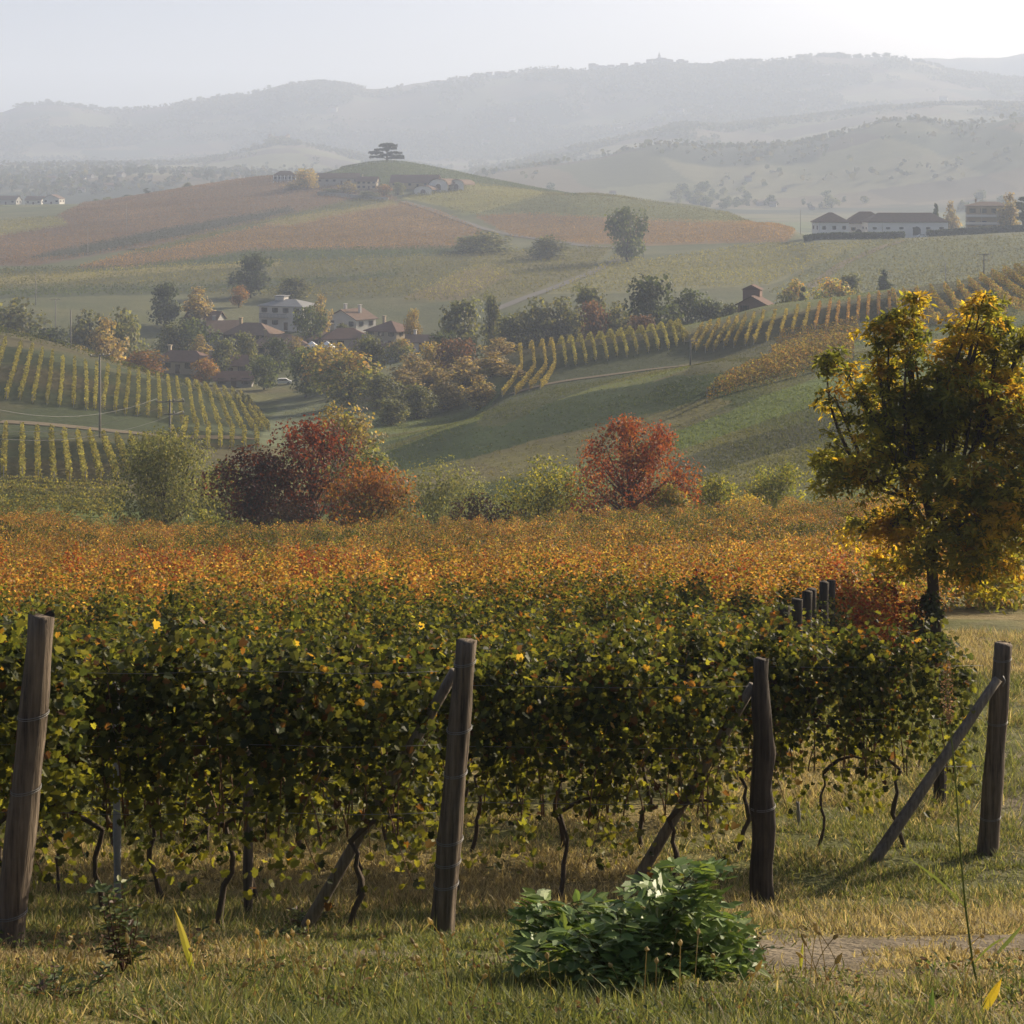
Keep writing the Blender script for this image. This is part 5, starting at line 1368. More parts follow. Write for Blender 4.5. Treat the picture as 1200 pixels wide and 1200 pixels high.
def marquee():
    b = at(374, 434)
    root = thing('marquee', 'small white peaked marquee among the village roofs', 'marquee', b)
    mb = MB()
    for cx in (-1.9, 1.9):
        mb.add([(cx-2,-2,2.5),(cx+2,-2,2.5),(cx+2,2,2.5),(cx-2,2,2.5),(cx,0,4.1)], [np.array([[0,1,4],[1,2,4],[2,3,4],[3,0,4]])])
    mb.build('canopy', M_WHITE, root)
    for x in (-3.8, 0.0, 3.8):
        for y in (-1.9, 1.9):
            mb = MB(); mb.tube([(x, y, -1.0), (x, y, 2.5)], 0.06, 6); mb.build('leg', M_WHITE, root)
marquee()

def car(label, u, Y, c, rz):
    b = at(u, Y)
    root = thing('parked_car', label, 'car', b, rz)
    m = plain_mat('car_paint', c, 0.3, 0.5, 1.0, 0.05)
    mb = MB()
    prof = [(-2.05,0.35),(-2.1,0.75),(-1.95,0.92),(-1.35,1.0),(-0.85,1.42),(0.85,1.45),(1.5,0.98),(2.05,0.85),(2.1,0.4)]
    n = len(prof); V = [(x, -0.85, z) for x, z in prof] + [(x, 0.85, z) for x, z in prof]
    mb.add(V, [np.array([[i, (i+1) % n, n + (i+1) % n, n + i] for i in range(n)]), np.arange(n)[None, ::-1], (np.arange(n) + n)[None]])
    body = mb.build('body', m, root)
    mb = MB()
    for y in (-0.855, 0.855):
        mb.add([(-1.2,y,1.0),(1.35,y,1.0),(0.8,y,1.38),(-0.8,y,1.36)], np.array([[0,1,2,3]]))
    mb.build('side_window', M_PANE, root)
    for x in (-1.3, 1.3):
        for y in (-0.8, 0.8):
            mb = MB(); mb.tube([(x, y - .1, 0.32), (x, y + .1, 0.32)], 0.32, 14); w_ = mb.build('wheel', M_DARK, root)
            mb = MB(); mb.tube([(x, y - .11, 0.32), (x, y + .11, 0.32)], 0.18, 10); mb.build('rim', M_STEEL, w_)
    return root
car('small white car parked at the edge of the village meadow', 331, 386, (0.72, 0.72, 0.70), R(8))
car('dark car parked under the trees by the village meadow', 368, 374, (0.05, 0.055, 0.07), R(-6))

# brick hut and the roof on the slope
t = house('brick_hut', 'small two tier brick hut beside the golden vine rows', 884, 345, 5.6, 5, 3.0, 1.5, 'gable_y', WALL_BRICK, ROOF_RED, R(-20), 2, 1, chimneys=0, dz=-0.5)
mb = MB(); mb.box((-2.6, 1.0, 3.2), (0.9, 3.6, 5.6)); o = mb.build('upper_storey', WALL_BRICK, t)
mb = MB(); mb.add([(-2.95,0.7,5.5),(1.25,0.7,5.5),(1.25,3.9,5.5),(-2.95,3.9,5.5),(-0.85,0.7,6.5),(-0.85,3.9,6.5)], [np.array([[0,4,5,3],[1,2,5,4]]), np.array([[0,1,4],[2,3,5]])]); mb.build('upper_roof', ROOF_RED, o)
house('field_shed', 'low brown roof of a shed under the dark conifer', 1046, 425, 9, 6, 2.2, 1.5, 'gable_x', WALL_GREY, ROOF_BROWN, R(6), 2, 1, chimneys=0, cat='shed')

# white farm on the shoulder of the hill
house('farm_pavilion', 'square white farm pavilion with hipped brown roof at the end of the farm', 973, 700, 12.5, 11, 5.6, 3.6, 'hip', WALL_BRIGHT, ROOF_BROWN, R(6), 3, 1, cat='farmhouse', chimneys=0, door=False, win=(0.8, 1.4), dz=1.8)
t = house('farm_barn', 'long white farm barn with brown roof, row of small windows and dark arched gate', 1060, 702, 33, 11, 5.6, 3.4, 'hip', WALL_BRIGHT, ROOF_BROWN, R(2), 6, 1, cat='barn', chimneys=0, door=False, win=(0.9, 0.8), dz=1.8)
def arch_part(root, name, cx, y, z0, ww, hh, m, out=0.06):
    th = np.linspace(0, math.pi, 11)
    pts = [(cx + ww/2, z0)] + [(cx + ww/2 * math.cos(a), z0 + hh - ww/2 + ww/2 * math.sin(a)) for a in th] + [(cx - ww/2, z0)]
    n = len(pts); mb = MB()
    V = [(x, y - out, z) for x, z in pts] + [(x, y + 0.05, z) for x, z in pts]
    mb.add(V, [np.arange(n)[None], np.array([[i, n + i, n + (i+1) % n, (i+1) % n] for i in range(n)])])
    return mb.build(name, m, root)
arch_part(t, 'arched_gate', 3.6, -5.5, -0.2, 3.2, 3.6, M_DARK, 0.09)
t = house('farm_wing', 'taller pale farm wing with big brown roof between pavilion and long barn', 1014, 712, 17, 12, 5.6, 4.4, 'hip', WALL_BRIGHT, ROOF_BROWN, R(-4), 3, 1, cat='farmhouse', chimneys=0, door=False, dz=1.8)
arch_part(t, 'arched_gate', -3.6, -6.0, 0, 2.6, 2.9, M_DARK, 0.09)
t = house('balcony_villa', 'two storey villa with long balconies and flat brown roof at the picture edge', 1158, 725, 18, 11, 10.6, 1.6, 'hip', WALL_OCHRE, ROOF_BROWN, R(-12), 4, 2, cat='villa', chimneys=1, win=(1.3, 1.8), dz=3.0)
for z0 in (2.4, 5.6):
    mb = MB(); mb.box((-9.6, -7.3, z0), (9.6, -5.52, z0 + 0.25)); bal = mb.build('balcony', WALL_GREY, t)
    mb = MB(); mb.box((-9.6, -7.3, z0 + 0.25), (9.6, -7.15, z0 + 1.2)); mb.build('parapet', WALL_WHITE, bal)
for x in (-9.2, -3.1, 3.1, 9.2):
    mb = MB(); mb.box((x - .22, -7.2, -2.0), (x + .22, -6.8, 10.2)); mb.build('balcony_pillar', WALL_CREAM, t)
def hedge(label, u0, u1, Y, h, dy=0):
    us = np.linspace(u0, u1, 60); P = np.array([at(u, Y + dy * (u - u0) / (u1 - u0)) for u in us]); o = P[0].copy()
    n = int(abs(u1 - u0) * 45); k = rng.random(n)
    x = np.interp(k, np.linspace(0, 1, 60), P[:, 0]); y = np.interp(k, np.linspace(0, 1, 60), P[:, 1]) + rng.normal(0, 0.6, n); z = np.interp(k, np.linspace(0, 1, 60), P[:, 2]) + rng.random(n) ** 0.7 * h * (0.9 + 0.15 * vnoise(x / 2, y))
    mb = MB(); mb.leaves(np.stack([x, y, z], -1) - o, (0, -0.5, 0.7), rng.uniform(0.4, 0.8, n), PENTA, pick(PAL['dark'], n), jit=0.6)
    ob = mb.build('hedge', M_FAR); ob.location = o
    tag(ob, label, 'hedge')
hedge('clipped dark hedge wall before the white pavilion and barn', 942, 1060, 670, 2.6)
hedge('dark bushy hedge in front of the balcony villa', 1086, 1230, 690, 3.0)
car('small white car on the yard beside the arched barn gate', 1080, 690, (0.75, 0.75, 0.74), R(4))

# winery below the cedar
t = house('winery_pavilion', 'low winery pavilion with dark roof and white columns behind the yellow round tree', 334, 1072, 14, 8, 4.2, 2.6, 'hip', WALL_GREY, ROOF_BROWN, R(4), 5, 1, cat='winery', chimneys=0, door=False)
for x in np.linspace(-6.8, 6.8, 7):
    mb = MB(); mb.box((x - .2, -5.6, -1.5), (x + .2, -5.2, 3.9)); mb.build('column', M_WHITE, t)
house('winery_house', 'long dark roofed winery house on the cedar hilltop', 396, 1030, 26, 9, 4.0, 2.8, 'gable_x', WALL_GREY, ROOF_BROWN, R(5), 6, 1, cat='winery', chimneys=1)
house('winery_house', 'pale fronted winery house with small windows facing the courtyard', 431, 1000, 12, 8, 5.2, 2.6, 'gable_x', WALL_CREAM, ROOF_RED, R(-8), 4, 2, cat='winery', chimneys=1)
t = house('winery_cellar', 'broad red roofed winery cellar below the cedar knoll', 487, 1008, 28, 14, 3.4, 4.4, 'gable_x', WALL_OCHRE, ROOF_RED, R(-6), 6, 1, cat='winery', chimneys=0)
def vault_hall(label, u, Y, w, d, h, rz):
    b = at(u, Y); root = thing('vaulted_hall', label, 'winery hall', b, rz)
    th = np.linspace(0, math.pi, 15); mb = MB()
    c = [(w/2 * math.cos(a), h * 0.45 + h * 0.55 * math.sin(a)) for a in th]; n = len(c)
    V = [(x, -d/2 - 0.6, z) for x, z in c] + [(x, d/2, z) for x, z in c]
    mb.add(V, np.array([[i, i+1, n+i+1, n+i] for i in range(n-1)])); mb.add([(x * 1.06, y, z * 1.05) for x, y, z in V], np.array([[i, n+i, n+i+1, i+1] for i in range(n-1)]))
    mb.build('roof', ROOF_BROWN, root)
    f = MB(); pts = [(w/2, -2.0)] + c + [(-w/2, -2.0)]; k = len(pts)
    f.add([(x * 0.99, -d/2, z * 0.99) for x, z in pts], np.arange(k)[None, ::-1]); f.build('gable_wall', WALL_BRIGHT, root)
    arch_part(root, 'arched_gate', 0, -d/2, 0, w * 0.28, h * 0.55, M_DOOR, 0.08)
vault_hall('large vaulted winery hall with pale rounded gable', 521, 1000, 12, 18, 6.4, R(-22))
vault_hall('outermost vaulted winery hall with pale rounded gable', 541, 1006, 10, 16, 5.4, R(-22))
vault_hall('small low vaulted winery hall in front of the red roof', 500, 985, 11, 12, 4.2, R(-18))
def wall_run(name, label, pix, ymin, h, th, m):
    P = np.array([sight(u, v, ymin) for u, v in pix]); o = P[0].copy(); mb = MB()
    for a, b in zip(P[:-1], P[1:]):
        d = b - a; L = np.hypot(d[0], d[1]); nx, ny = -d[1] / L * th / 2, d[0] / L * th / 2
        V = [(a[0]-nx,a[1]-ny,a[2]-1),(b[0]-nx,b[1]-ny,b[2]-1),(b[0]+nx,b[1]+ny,b[2]-1),(a[0]+nx,a[1]+ny,a[2]-1)]
        V = np.array(V + [(x, y, z + 1 + h) for x, y, z in V]) - o
        mb.add(V, np.array([[0,3,2,1],[4,5,6,7],[0,1,5,4],[1,2,6,5],[2,3,7,6],[3,0,4,7]]))
    ob = mb.build(name, m); ob.location = o; tag(ob, label, 'wall')
wall_run('terrace_wall', 'dark terrace wall below the winery courtyard', [(372,229),(400,231),(430,234),(455,236)], 800, 2.0, 0.6, WALL_GREY)

# houses on the skyline, the castle, the far hill town
for u, Y, w, lab in [(10, 1190, 15, 'low dark roofed house at the picture edge on the skyline'), (42, 1200, 12, 'low grey house in the middle of the three skyline houses'), (63, 1185, 12, 'white walled house with brown roof on the skyline')]:
    house('skyline_house', lab, u, Y, w, 9, 3.8 if u != 63 else 4.6, 2.6, 'gable_x' if u != 63 else 'gable_y', WALL_WHITE if u > 20 else WALL_GREY, ROOF_BROWN, R(-8), 3, 1, chimneys=0)
def castle():
    b = at(327, 2870); root = thing('castle', 'distant square brown castle with towers on a wooded rise', 'castle', b)
    mb = MB(); mb.box((-21, -12, -6), (21, 12, 20)); mb.build('wall', WALL_OCHRE, root)
    for x, y, h in ((-22, -13, 27), (22, -13, 24), (-22, 13, 24), (22, 13, 28)):
        mb = MB(); mb.tube([(x, y, -6), (x, y, h), (x, y, h + 0.01), (x, y, h + 2)], [5, 5, 5.8, 5.8], 12); tw = mb.build('tower', WALL_OCHRE, root)
        mb = MB(); mb.tube([(x, y, h + 2), (x, y, h + 6)], [6, 0.3], 12); mb.build('tower_roof', ROOF_RED, tw)
    mb = MB(); mb.add([(-22.5,-13.5,20),(22.5,-13.5,20),(22.5,13.5,20),(-22.5,13.5,20),(-12,0,26),(12,0,26)], [np.array([[0,1,5,4],[2,3,4,5]]), np.array([[3,0,4],[1,2,5]])]); mb.build('roof', ROOF_RED, root)
    for k in range(6):
        mb = MB(); mb.box((-17 + k * 6.4, -12.2, 10), (-15 + k * 6.4, -11.9, 13.5)); mb.build('window', M_PANE, root)
castle()
bpy.data.objects['castle'].scale = (0.62, 0.62, 0.62)
def small_house():
    root = thing('hill_house', '', 'house')
    mb = MB(); mb.box((-6, -4.5, -4), (6, 4.5, 6)); mb.add([(-5.99,-4.5,6),(-5.99,4.5,6),(-5.99,0,8.9)], np.array([[0,1,2]])); mb.add([(5.99,-4.5,6),(5.99,4.5,6),(5.99,0,8.9)], np.array([[0,1,2]])); mb.build('wall', WALL_GREY, root)
    roof_mesh(12, 9, 6, 3, 'gable_x').build('roof', ROOF_BROWN, root)
    return root
HP = small_house()
def hill_house(u, Y, s, label, group, hz=1.0):
    b = at(u, Y)
    if HP.name not in used:
        used.add(HP.name); HP.location = b; HP.scale = (s, s, s * hz); HP['label'] = label; HP['group'] = group
    else: copy_tree(HP, None, b, rng.uniform(-0.6, 0.6), (s, s, s * hz), label, group)
for k in range(26): hill_house(rng.uniform(690, 815), 3990 + rng.normal(0, 6), rng.uniform(0.8, 1.4), 'tiny house in the hill town along the far skyline', 'houses of the far hill town', rng.uniform(0.9, 1.5))
for k in range(22): hill_house(rng.uniform(500, 600), rng.uniform(3880, 3985), rng.uniform(0.7, 1.1), 'tiny pale house below the far skyline beside the hill town', 'pale houses beside the far hill town')
for k in range(20): hill_house(rng.uniform(40, 300), rng.uniform(1700, 2250), rng.uniform(0.45, 0.8), 'small pale house in the misty valley behind the rosy slope', 'houses in the misty valley')
for k in range(8): hill_house(rng.uniform(700, 980), rng.uniform(1500, 1750), rng.uniform(0.35, 0.6), 'small pale building in the mist behind the orange strip', 'buildings in the mist behind the orange strip')
for k in range(16): hill_house(rng.uniform(380, 1150), rng.uniform(3350, 3900), rng.uniform(0.8, 1.3), 'tiny farmhouse dotted on the slopes of the far hill', 'farmhouses on the far hill slopes')
def church():
    b = at(774, 4000); root = thing('church', 'tiny church with pointed tower in the far hill town', 'church', b)
    mb = MB(); mb.box((-9, -7, -6), (13, 7, 12)); mb.build('nave', WALL_GREY, root)
    roof_mesh(22, 14, 12, 5, 'gable_x').build('roof', ROOF_BROWN, root).location = (2, 0, 0)
    mb = MB(); mb.box((-6, -3, -6), (0, 3, 21)); tw = mb.build('tower', WALL_GREY, root)
    mb = MB(); mb.tube([(-3, 0, 21), (-3, 0, 31)], [3.4, 0.15], 8); mb.build('spire', ROOF_BROWN, tw)
church()

# ------------------------------------------------------------------ roads and tracks laid on the ground
M_ROAD = plain_mat('road_surface', (0.15, 0.14, 0.125), 0.95, 0.1, 0.4, 0.3, 6.0)
M_DIRT = plain_mat('dirt_track', (0.16, 0.13, 0.085), 0.95, 0.1, 0.5, 0.4, 5.0)
def road(name, label, pix, ymin, width, m, lift=0.06):
    P = np.array([sight(u, v, ymin) for u, v in pix])
    seg = np.hypot(*np.diff(P[:, :2], axis=0).T); L = np.concatenate([[0], np.cumsum(seg)])
    s = np.arange(0, L[-1], 2.0)
    x = np.interp(s, L, P[:, 0]); y = np.interp(s, L, P[:, 1])
    ker = np.ones(9) / 9
    x = np.convolve(np.pad(x, 4, 'edge'), ker, 'valid'); y = np.convolve(np.pad(y, 4, 'edge'), ker, 'valid')
    dx, dy = np.gradient(x), np.gradient(y); n = np.hypot(dx, dy) + 1e-9
    V = []
    for t in (-0.5, -0.25, 0, 0.25, 0.5):
        xx, yy = x - dy / n * width * t, y + dx / n * width * t
        V.append(np.stack([xx, yy, ground_z(xx, yy) + lift], -1))
    V = np.stack(V, 1); k, c = V.shape[:2]
    i, j = np.meshgrid(np.arange(k - 1), np.arange(c - 1), indexing='ij')
    mb = MB(); mb.add(V.reshape(-1, 3), np.stack([i*c+j, i*c+j+1, (i+1)*c+j+1, (i+1)*c+j], -1).reshape(-1, 4))
    tag(mb.build(name, m), label, name.replace('_', ' '), kind='structure')
road('road', 'pale road running down from the winery past the orange strip', [(470,236),(500,245),(530,256),(560,266),(600,276),(640,282),(680,288),(720,291),(770,292)], 600, 5.0, M_ROAD, 0.25)
road('road', 'pale farm road slanting up beside the vine posts', [(575,366),(610,352),(650,338),(690,322),(720,306),(745,294)], 400, 3.5, M_ROAD, 0.2)
road('road', 'pale track below the hedge of the white farm', [(1060,282),(1020,296),(990,308),(965,325),(945,340)], 420, 3.5, M_DIRT, 0.2)
road('road', 'pale road at the foot of the vine block across the valley', [(585,470),(620,455),(680,444),(740,437),(800,428),(850,420)], 215, 2.2, M_DIRT, 0.12)
road('track', 'grass track with bare ruts between the two blocks of the near hill', [(-20,494),(60,498),(110,503),(170,511),(230,515),(300,514)], 150, 3.5, M_DIRT, 0.10)

# ------------------------------------------------------------------ poles and wires
M_POLE = plain_mat('pole_wood', (0.26, 0.24, 0.21), 0.9, 0.15, 2.0, 0.3)
M_INS = plain_mat('insulator', (0.30, 0.28, 0.26), 0.3, 0.5)
def pole(label, u, vtop, Y, arms=0, r=0.13, rz=0.0, lamp=False, group=None):
    b = at(u, Y); h = (HOR - vtop) * Y / F - b[2]
    root = thing('utility_pole', label, 'pole', b, rz, group)
    mb = MB(); mb.tube([(0,0,-0.8), (0.01,0,h * 0.5), (0,0,h)], [r * 1.15, r, r * 0.8], 8); mb.build('shaft', M_POLE, root, True)
    tips = []
    for a in range(arms):
        z = h - 0.25 - 1.1 * a; L = 1.25
        mb = MB(); mb.box((-L if a % 2 == 0 else -0.5, -0.16, z), (L, -0.05 , z + 0.12)); ca = mb.build('crossarm', M_POLE, root)
        for x in (-L + .1, 0.35, L - .1) if a % 2 == 0 else (0.35, L - .1):
            mb = MB(); mb.tube([(x, -0.1, z + 0.12), (x, -0.1, z + 0.2), (x, -0.1, z + 0.34)], [0.05, 0.09, 0.04], 6); mb.build('insulator', M_INS, ca)
            tips.append(b + np.array([x * math.cos(rz), x * math.sin(rz) - 0.1, z + 0.34]))
    if arms == 0:
        mb = MB(); mb.tube([(0,0,h - 0.05), (0,0,h + 0.05), (0,0,h + 0.22)], [0.05, 0.10, 0.04], 6); mb.build('insulator', M_INS, root)
        tips.append(b + np.array([0, 0, h + 0.2]))
    return tips
T1 = pole('concrete pole standing in the middle of the near hill vine rows', 117, 415, 212, 1, rz=0.5)
T2 = pole('pole with two crossarms rising behind the grey green willow', 199, 468, 150, 2, 0.12, rz=0.2)
T3 = pole('slim pole on the crest of the near hill', 83, 364, 318, 0, 0.12)
T4 = pole('wooden pole on the green meadow by the golden vine rows', 809, 398, 242, 1, 0.13, rz=0.6)
T5 = pole('hilltop pole with side brackets above the walnut crown', 1153, 297, 335, 2, 0.13, rz=0.3)
pole('faint pole in the field over the willow trio', 42, 321, 500, 0); pole('faint pole behind the edge willow', 65, 350, 420, 1)
pole('thin pole on the rosy slope', 103, 268, 700, 0); pole('thin pole near the crest of the rosy slope', 148, 238, 800, 0)
pole('thin pole beside the orange strip hedge end', 938, 246, 760, 0); pole('pale pole beside the isolated dark green tree', 754, 281, 640, 0)
pole('thin lamp pole in front of the white barn', 1034, 262, 680, 0); pole('thin pole at the corner of the orange strip', 907, 268, 720, 0)
pole('faint pole on the pale slope beside the hilltop pole', 1108, 308, 480, 0); pole('thin mast on the skyline beside the winery', 295, 194, 1150, 0, 0.2)
M_WIRE = plain_mat('power_wire', (0.2, 0.2, 0.19), 0.5, 0.4)
def wire(label, a, b, sag, r=0.02, group=None):
    t = np.linspace(0, 1, 26)[:, None]; P = a * (1 - t) + b * t; P[:, 2] -= sag * 4 * (t[:, 0] * (1 - t[:, 0]))
    mb = MB(); mb.tube(P - a, r, 5)
    o = mb.build('power_line', M_WIRE, None, True); o.location = a; tag(o, label, 'power line', group)
for k in (0, 2): wire('sagging power line over the near hill track', T2[k], at(-60, 128 + 4 * k) + np.array([0, 0, 9.0 - 1.2 * k]), 1.6, 0.014, 'power lines over the near hill')
wire('lowest sagging power line over the near hill', T2[4], at(-60, 130) + np.array([0, 0, 6.2]), 1.5, 0.014)
wire('power line running off from the hilltop pole to the picture edge', T5[2], at(1300, 345) + np.array([0, 0, 8.0]), 0.5, 0.03)
wire('power line descending from the hilltop pole behind the golden rows', T5[0], at(1040, 420) + np.array([0, 0, 7.0]), 0.8, 0.03)
# ------------------------------------------------------------------ foreground grass and weeds
def grass(name, label, n, xr, yr, size, pal_dry, pal_green, dens=None):
    Y = yr[0] + (yr[1] - yr[0]) * rng.random(n); 
    X = rng.uniform(*xr, n) * (Y / yr[1])
    n1 = fbm(X / 3.1, Y / 3.1, 41, 4); n3 = fbm(X / 0.45, Y / 0.45, 47, 3)
    lane = 1.25 * np.exp(-((Y - 10.15 - 0.33 * (X - 2.2) + 1.8 * (fbm(X / 1.4 + 5, Y / 3.0, 49, 3) - 0.5)) / 1.1) ** 2) * sstep(0.4, 1.4, X + 1.6 * (n1 - 0.5))
    lane = np.maximum(lane, 0.9 * np.exp(-((X - (5.75 + 0.26 * (Y - 18))) / 0.85) ** 2) * sstep(14, 18, Y))
    lane = np.maximum(lane, 0.75 * np.exp(-((X + 0.65) / 1.0) ** 2 - ((Y - 9.75) / 0.36) ** 2))
    lane = np.where(Y > 20, lane * (1 - 0.75 * sstep(20, 26, Y)), lane)
    k = rng.random(n) > np.clip(lane * (2.6 * fbm(X / 0.8, Y / 0.5, 48, 3) - 0.35), 0, 0.97)
    k &= rng.random(n) < 0.12 + 1.1 * sstep(0.34, 0.62, n3)
    X, Y, n1, n3 = X[k], Y[k], n1[k], n3[k]
    m = len(X)
    dry = sstep(0.36, 0.62, n1 + rng.normal(0, 0.10, m))[:, None]
    dry = np.where(Y[:, None] < 9.3, dry * 0.45, dry)
    isdry = rng.random((m, 1)) < dry
    C = np.where(isdry, pick(pal_dry, m), pick(pal_green, m))
    s = size * rng.uniform(0.4, 1.35, m) * (0.35 + 1.5 * n3) * np.where(Y < 8.7, 1.25, 1.0)
    mb = MB()
    ang = rng.random(m) * 6.28
    tv = BLADE[0]
    w = 0.0022 + 0.0028 * rng.random(m) + 0.00012 * Y
    a = np.stack([np.cos(ang), np.sin(ang), 0 * ang], -1)
    bend = np.stack([-np.sin(ang), np.cos(ang), 0 * ang], -1)
    lean = rng.normal(0, 0.75, (m, 2))
    up = np.concatenate([lean, np.ones((m, 1))], 1); up /= np.linalg.norm(up, axis=1)[:, None]
    B = np.stack([X, Y, ground_z(X, Y) - 0.01], -1)
    V = np.zeros((m, 5, 3))
    V[:, 0] = B - a * w[:, None]; V[:, 1] = B + a * w[:, None]
    mid = B + up * (s * 0.55)[:, None] + bend * (s * 0.08)[:, None]
    V[:, 2] = mid + a * (w * 0.75)[:, None]; V[:, 3] = mid - a * (w * 0.75)[:, None]
    V[:, 4] = B + up * (s * 0.95)[:, None] + bend * (s * rng.uniform(0.1, 0.55, m))[:, None]
    off = (np.arange(m) * 5)[:, None]
    mb.add(V.reshape(-1, 3), [np.array([[0,1,2,3]]) + off, np.array([[3,2,4]]) + off], np.repeat(C, 5, axis=0))
    return mb
DRY = [(0.42,0.345,0.19),(0.35,0.28,0.155),(0.47,0.39,0.22),(0.27,0.215,0.125)]
GRN = [(0.15,0.175,0.06),(0.195,0.215,0.07),(0.12,0.145,0.05),(0.26,0.25,0.09)]
mb = grass('grass', '', 300000, (-3.8, 4.6), (6.4, 11.6), 0.055, DRY, GRN)
g0 = grass('grass', '', 12000, (-3.4, 4.2), (6.6, 9.3), 0.095, DRY, GRN)
g4 = grass('grass', '', 14000, (-4.2, 5.2), (11.2, 14.5), 0.12, DRY, GRN)
g2 = grass('grass', '', 190000, (-5.6, 7.0), (11.4, 18.5), 0.08, DRY, GRN)
g3 = grass('grass', '', 130000, (4.0, 15.5), (18, 44), 0.19, DRY, GRN)
for g in (g0, g4, g2, g3):
    for V, C in zip(g.v, g.c): mb.v.append(V); mb.c.append(C)
    for f in g.f: mb.f.append(f + mb.n)
    mb.n += g.n
tag(mb.build('grass', M_GRASS), 'short dry and green grass on the bank in front of the vines', 'grass', kind='stuff')
# broad low weeds and seed heads in the front strip
mb = MB()
n = 11000
Y = rng.uniform(7.3, 10.4, n); X = rng.uniform(-3.4, 3.6, n) * Y / 10
k = (fbm(X / 0.5, Y / 0.5, 57, 3) > 0.54) & ~((abs(Y - 10.15 - 0.33 * (X - 2.2)) < 0.95) & (X > 0.7)) & ~((abs(Y - 9.75) < 0.4) & (abs(X + 0.65) < 1.0)); X, Y = X[k], Y[k]
P = np.stack([X, Y, ground_z(X, Y) + rng.uniform(0.0, 0.10, len(X))], -1)
mb.leaves(P, (0, 0, 1), rng.uniform(0.015, 0.038, len(X)), OVAL, mixpal(len(X), (0.7, [(0.10,0.14,0.04),(0.14,0.18,0.05),(0.075,0.10,0.035)]), (0.3, [(0.20,0.12,0.06),(0.15,0.09,0.05)])), jit=0.5)
tag(mb.build('weed_leaves', M_GRASS), 'small broad weed leaves and dead leaves scattered in the front grass', 'weeds', kind='stuff')
mb = MB(); hd = None
for k in range(90):
    Y = rng.uniform(7.6, 9.6); X = rng.uniform(-2.8, 2.8) * Y / 10; z = float(ground_z(X, Y)); h = rng.uniform(0.14, 0.30)
    l = rng.normal(0, 0.06, 2); t = np.linspace(0, 1, 5)
    Q = np.stack([X + l[0] * t ** 2, Y + l[1] * t ** 2, z + h * t], -1)
    c = pick([(0.42,0.34,0.17)], 1)[0]
    mb.tube(Q, 0.0022, 4, c)
    d = Q[-1] - Q[-2]; d /= np.linalg.norm(d); d[2] -= rng.uniform(0, 0.6); L = rng.uniform(0.04, 0.07)
    mb.tube(Q[-1] + d * L * np.linspace(0, 1, 6)[:, None], np.array([0.003, 0.010, 0.012, 0.010, 0.006, 0.001]), 6, c * 1.05, rough=0.25)
tag(mb.build('foxtail_grass', M_GRASS), 'scattered fuzzy foxtail seed heads in the front grass', 'grass', kind='stuff')

# ------------------------------------------------------------------ the leafy bush and single weeds
def pinnate(mbL, mbS, base, d, L, size, pal, pairs=3, tmpl=SERR):
    """one compound leaf: a drooping midrib with pairs of leaflets"""
    d = d / np.linalg.norm(d); t = np.linspace(0, 1, 6)[:, None]
    Q = base + d * L * t + np.array([0, 0, -0.30 * L]) * t ** 2
    mbS.tube(Q, np.linspace(0.0035, 0.0018, 6), 4, (0.16, 0.18, 0.06))
    side = np.cross(d, (0, 0, 1.0)); side /= np.linalg.norm(side) + 1e-9
    pos = []; tip = []
    for j in range(pairs):
        f = 0.38 + 0.5 * j / max(1, pairs - 1)
        p = base + d * L * f + np.array([0, 0, -0.30 * L]) * f ** 2
        for sg in (-1, 1): pos.append(p); tip.append(side * sg + d * 0.55 + np.array([0, 0, -0.25]))
    pos.append(Q[-1]); tip.append(d + np.array([0, 0, -0.5]))
    n = len(pos)
    up = np.cross(side, d); up = up if up[2] > 0 else -up
    mbL.leaves(np.array(pos), up, size * rng.uniform(0.8, 1.2, n), tmpl, pick(pal, n, 0.12), tip=np.array(tip), jit=0.16)

def leafy_bush():
    b = sight(738, 1148); b = np.array([(738 - 600) / F * 8.75, 8.75, float(ground_z((738 - 600) / F * 8.75, 8.75))])
    root = thing('leafy_bush', 'bushy dark green weed with glossy toothed leaves in front of the vines', 'bush', b)
    L = MB(); S = MB(); St = MB()
    pal = [(0.15,0.225,0.065),(0.18,0.26,0.075),(0.125,0.19,0.06),(0.22,0.29,0.08)]
    for k in range(58):
        a = rng.random() * 6.28; r = 0.53 * math.sqrt(rng.random())
        top = np.array([r * math.cos(a) * 1.08, r * math.sin(a) * 0.7, 0.16 + 0.34 * rng.random() * (1.15 - (r / 0.62) ** 2)])
        if k < 7: top = np.array([0.30 + rng.normal(0, 0.08), rng.normal(0, 0.1), rng.uniform(0.48, 0.62)])
        t = np.linspace(0, 1, 7)[:, None]; st = np.array([top[0] * 0.25, top[1] * 0.25, -0.03])
        Q = st * (1 - t) ** 2 + 2 * (np.array([top[0] * 0.5, top[1] * 0.5, top[2] * 0.75])) * t * (1 - t) + top * t ** 2
        St.tube(Q, np.linspace(0.007, 0.003, 7), 5, (0.13, 0.14, 0.05))
        for q in (3, 4, 5, 6, 6):
            an = rng.random() * 6.28; out = np.array([top[0], top[1], 0]) * 1.2
            d = np.array([math.cos(an), math.sin(an), rng.uniform(0.0, 0.5)]) + out
            pinnate(L, S, Q[q], d, rng.uniform(0.11, 0.19), rng.uniform(0.066, 0.105), pal, 3, OVAL if rng.random() < 0.5 else SERR)
    St.build('stem', M_GRASS, root, True); S.build('leaf_stalk', M_GRASS, root); L.build('foliage', M_BUSH, root)
leafy_bush()

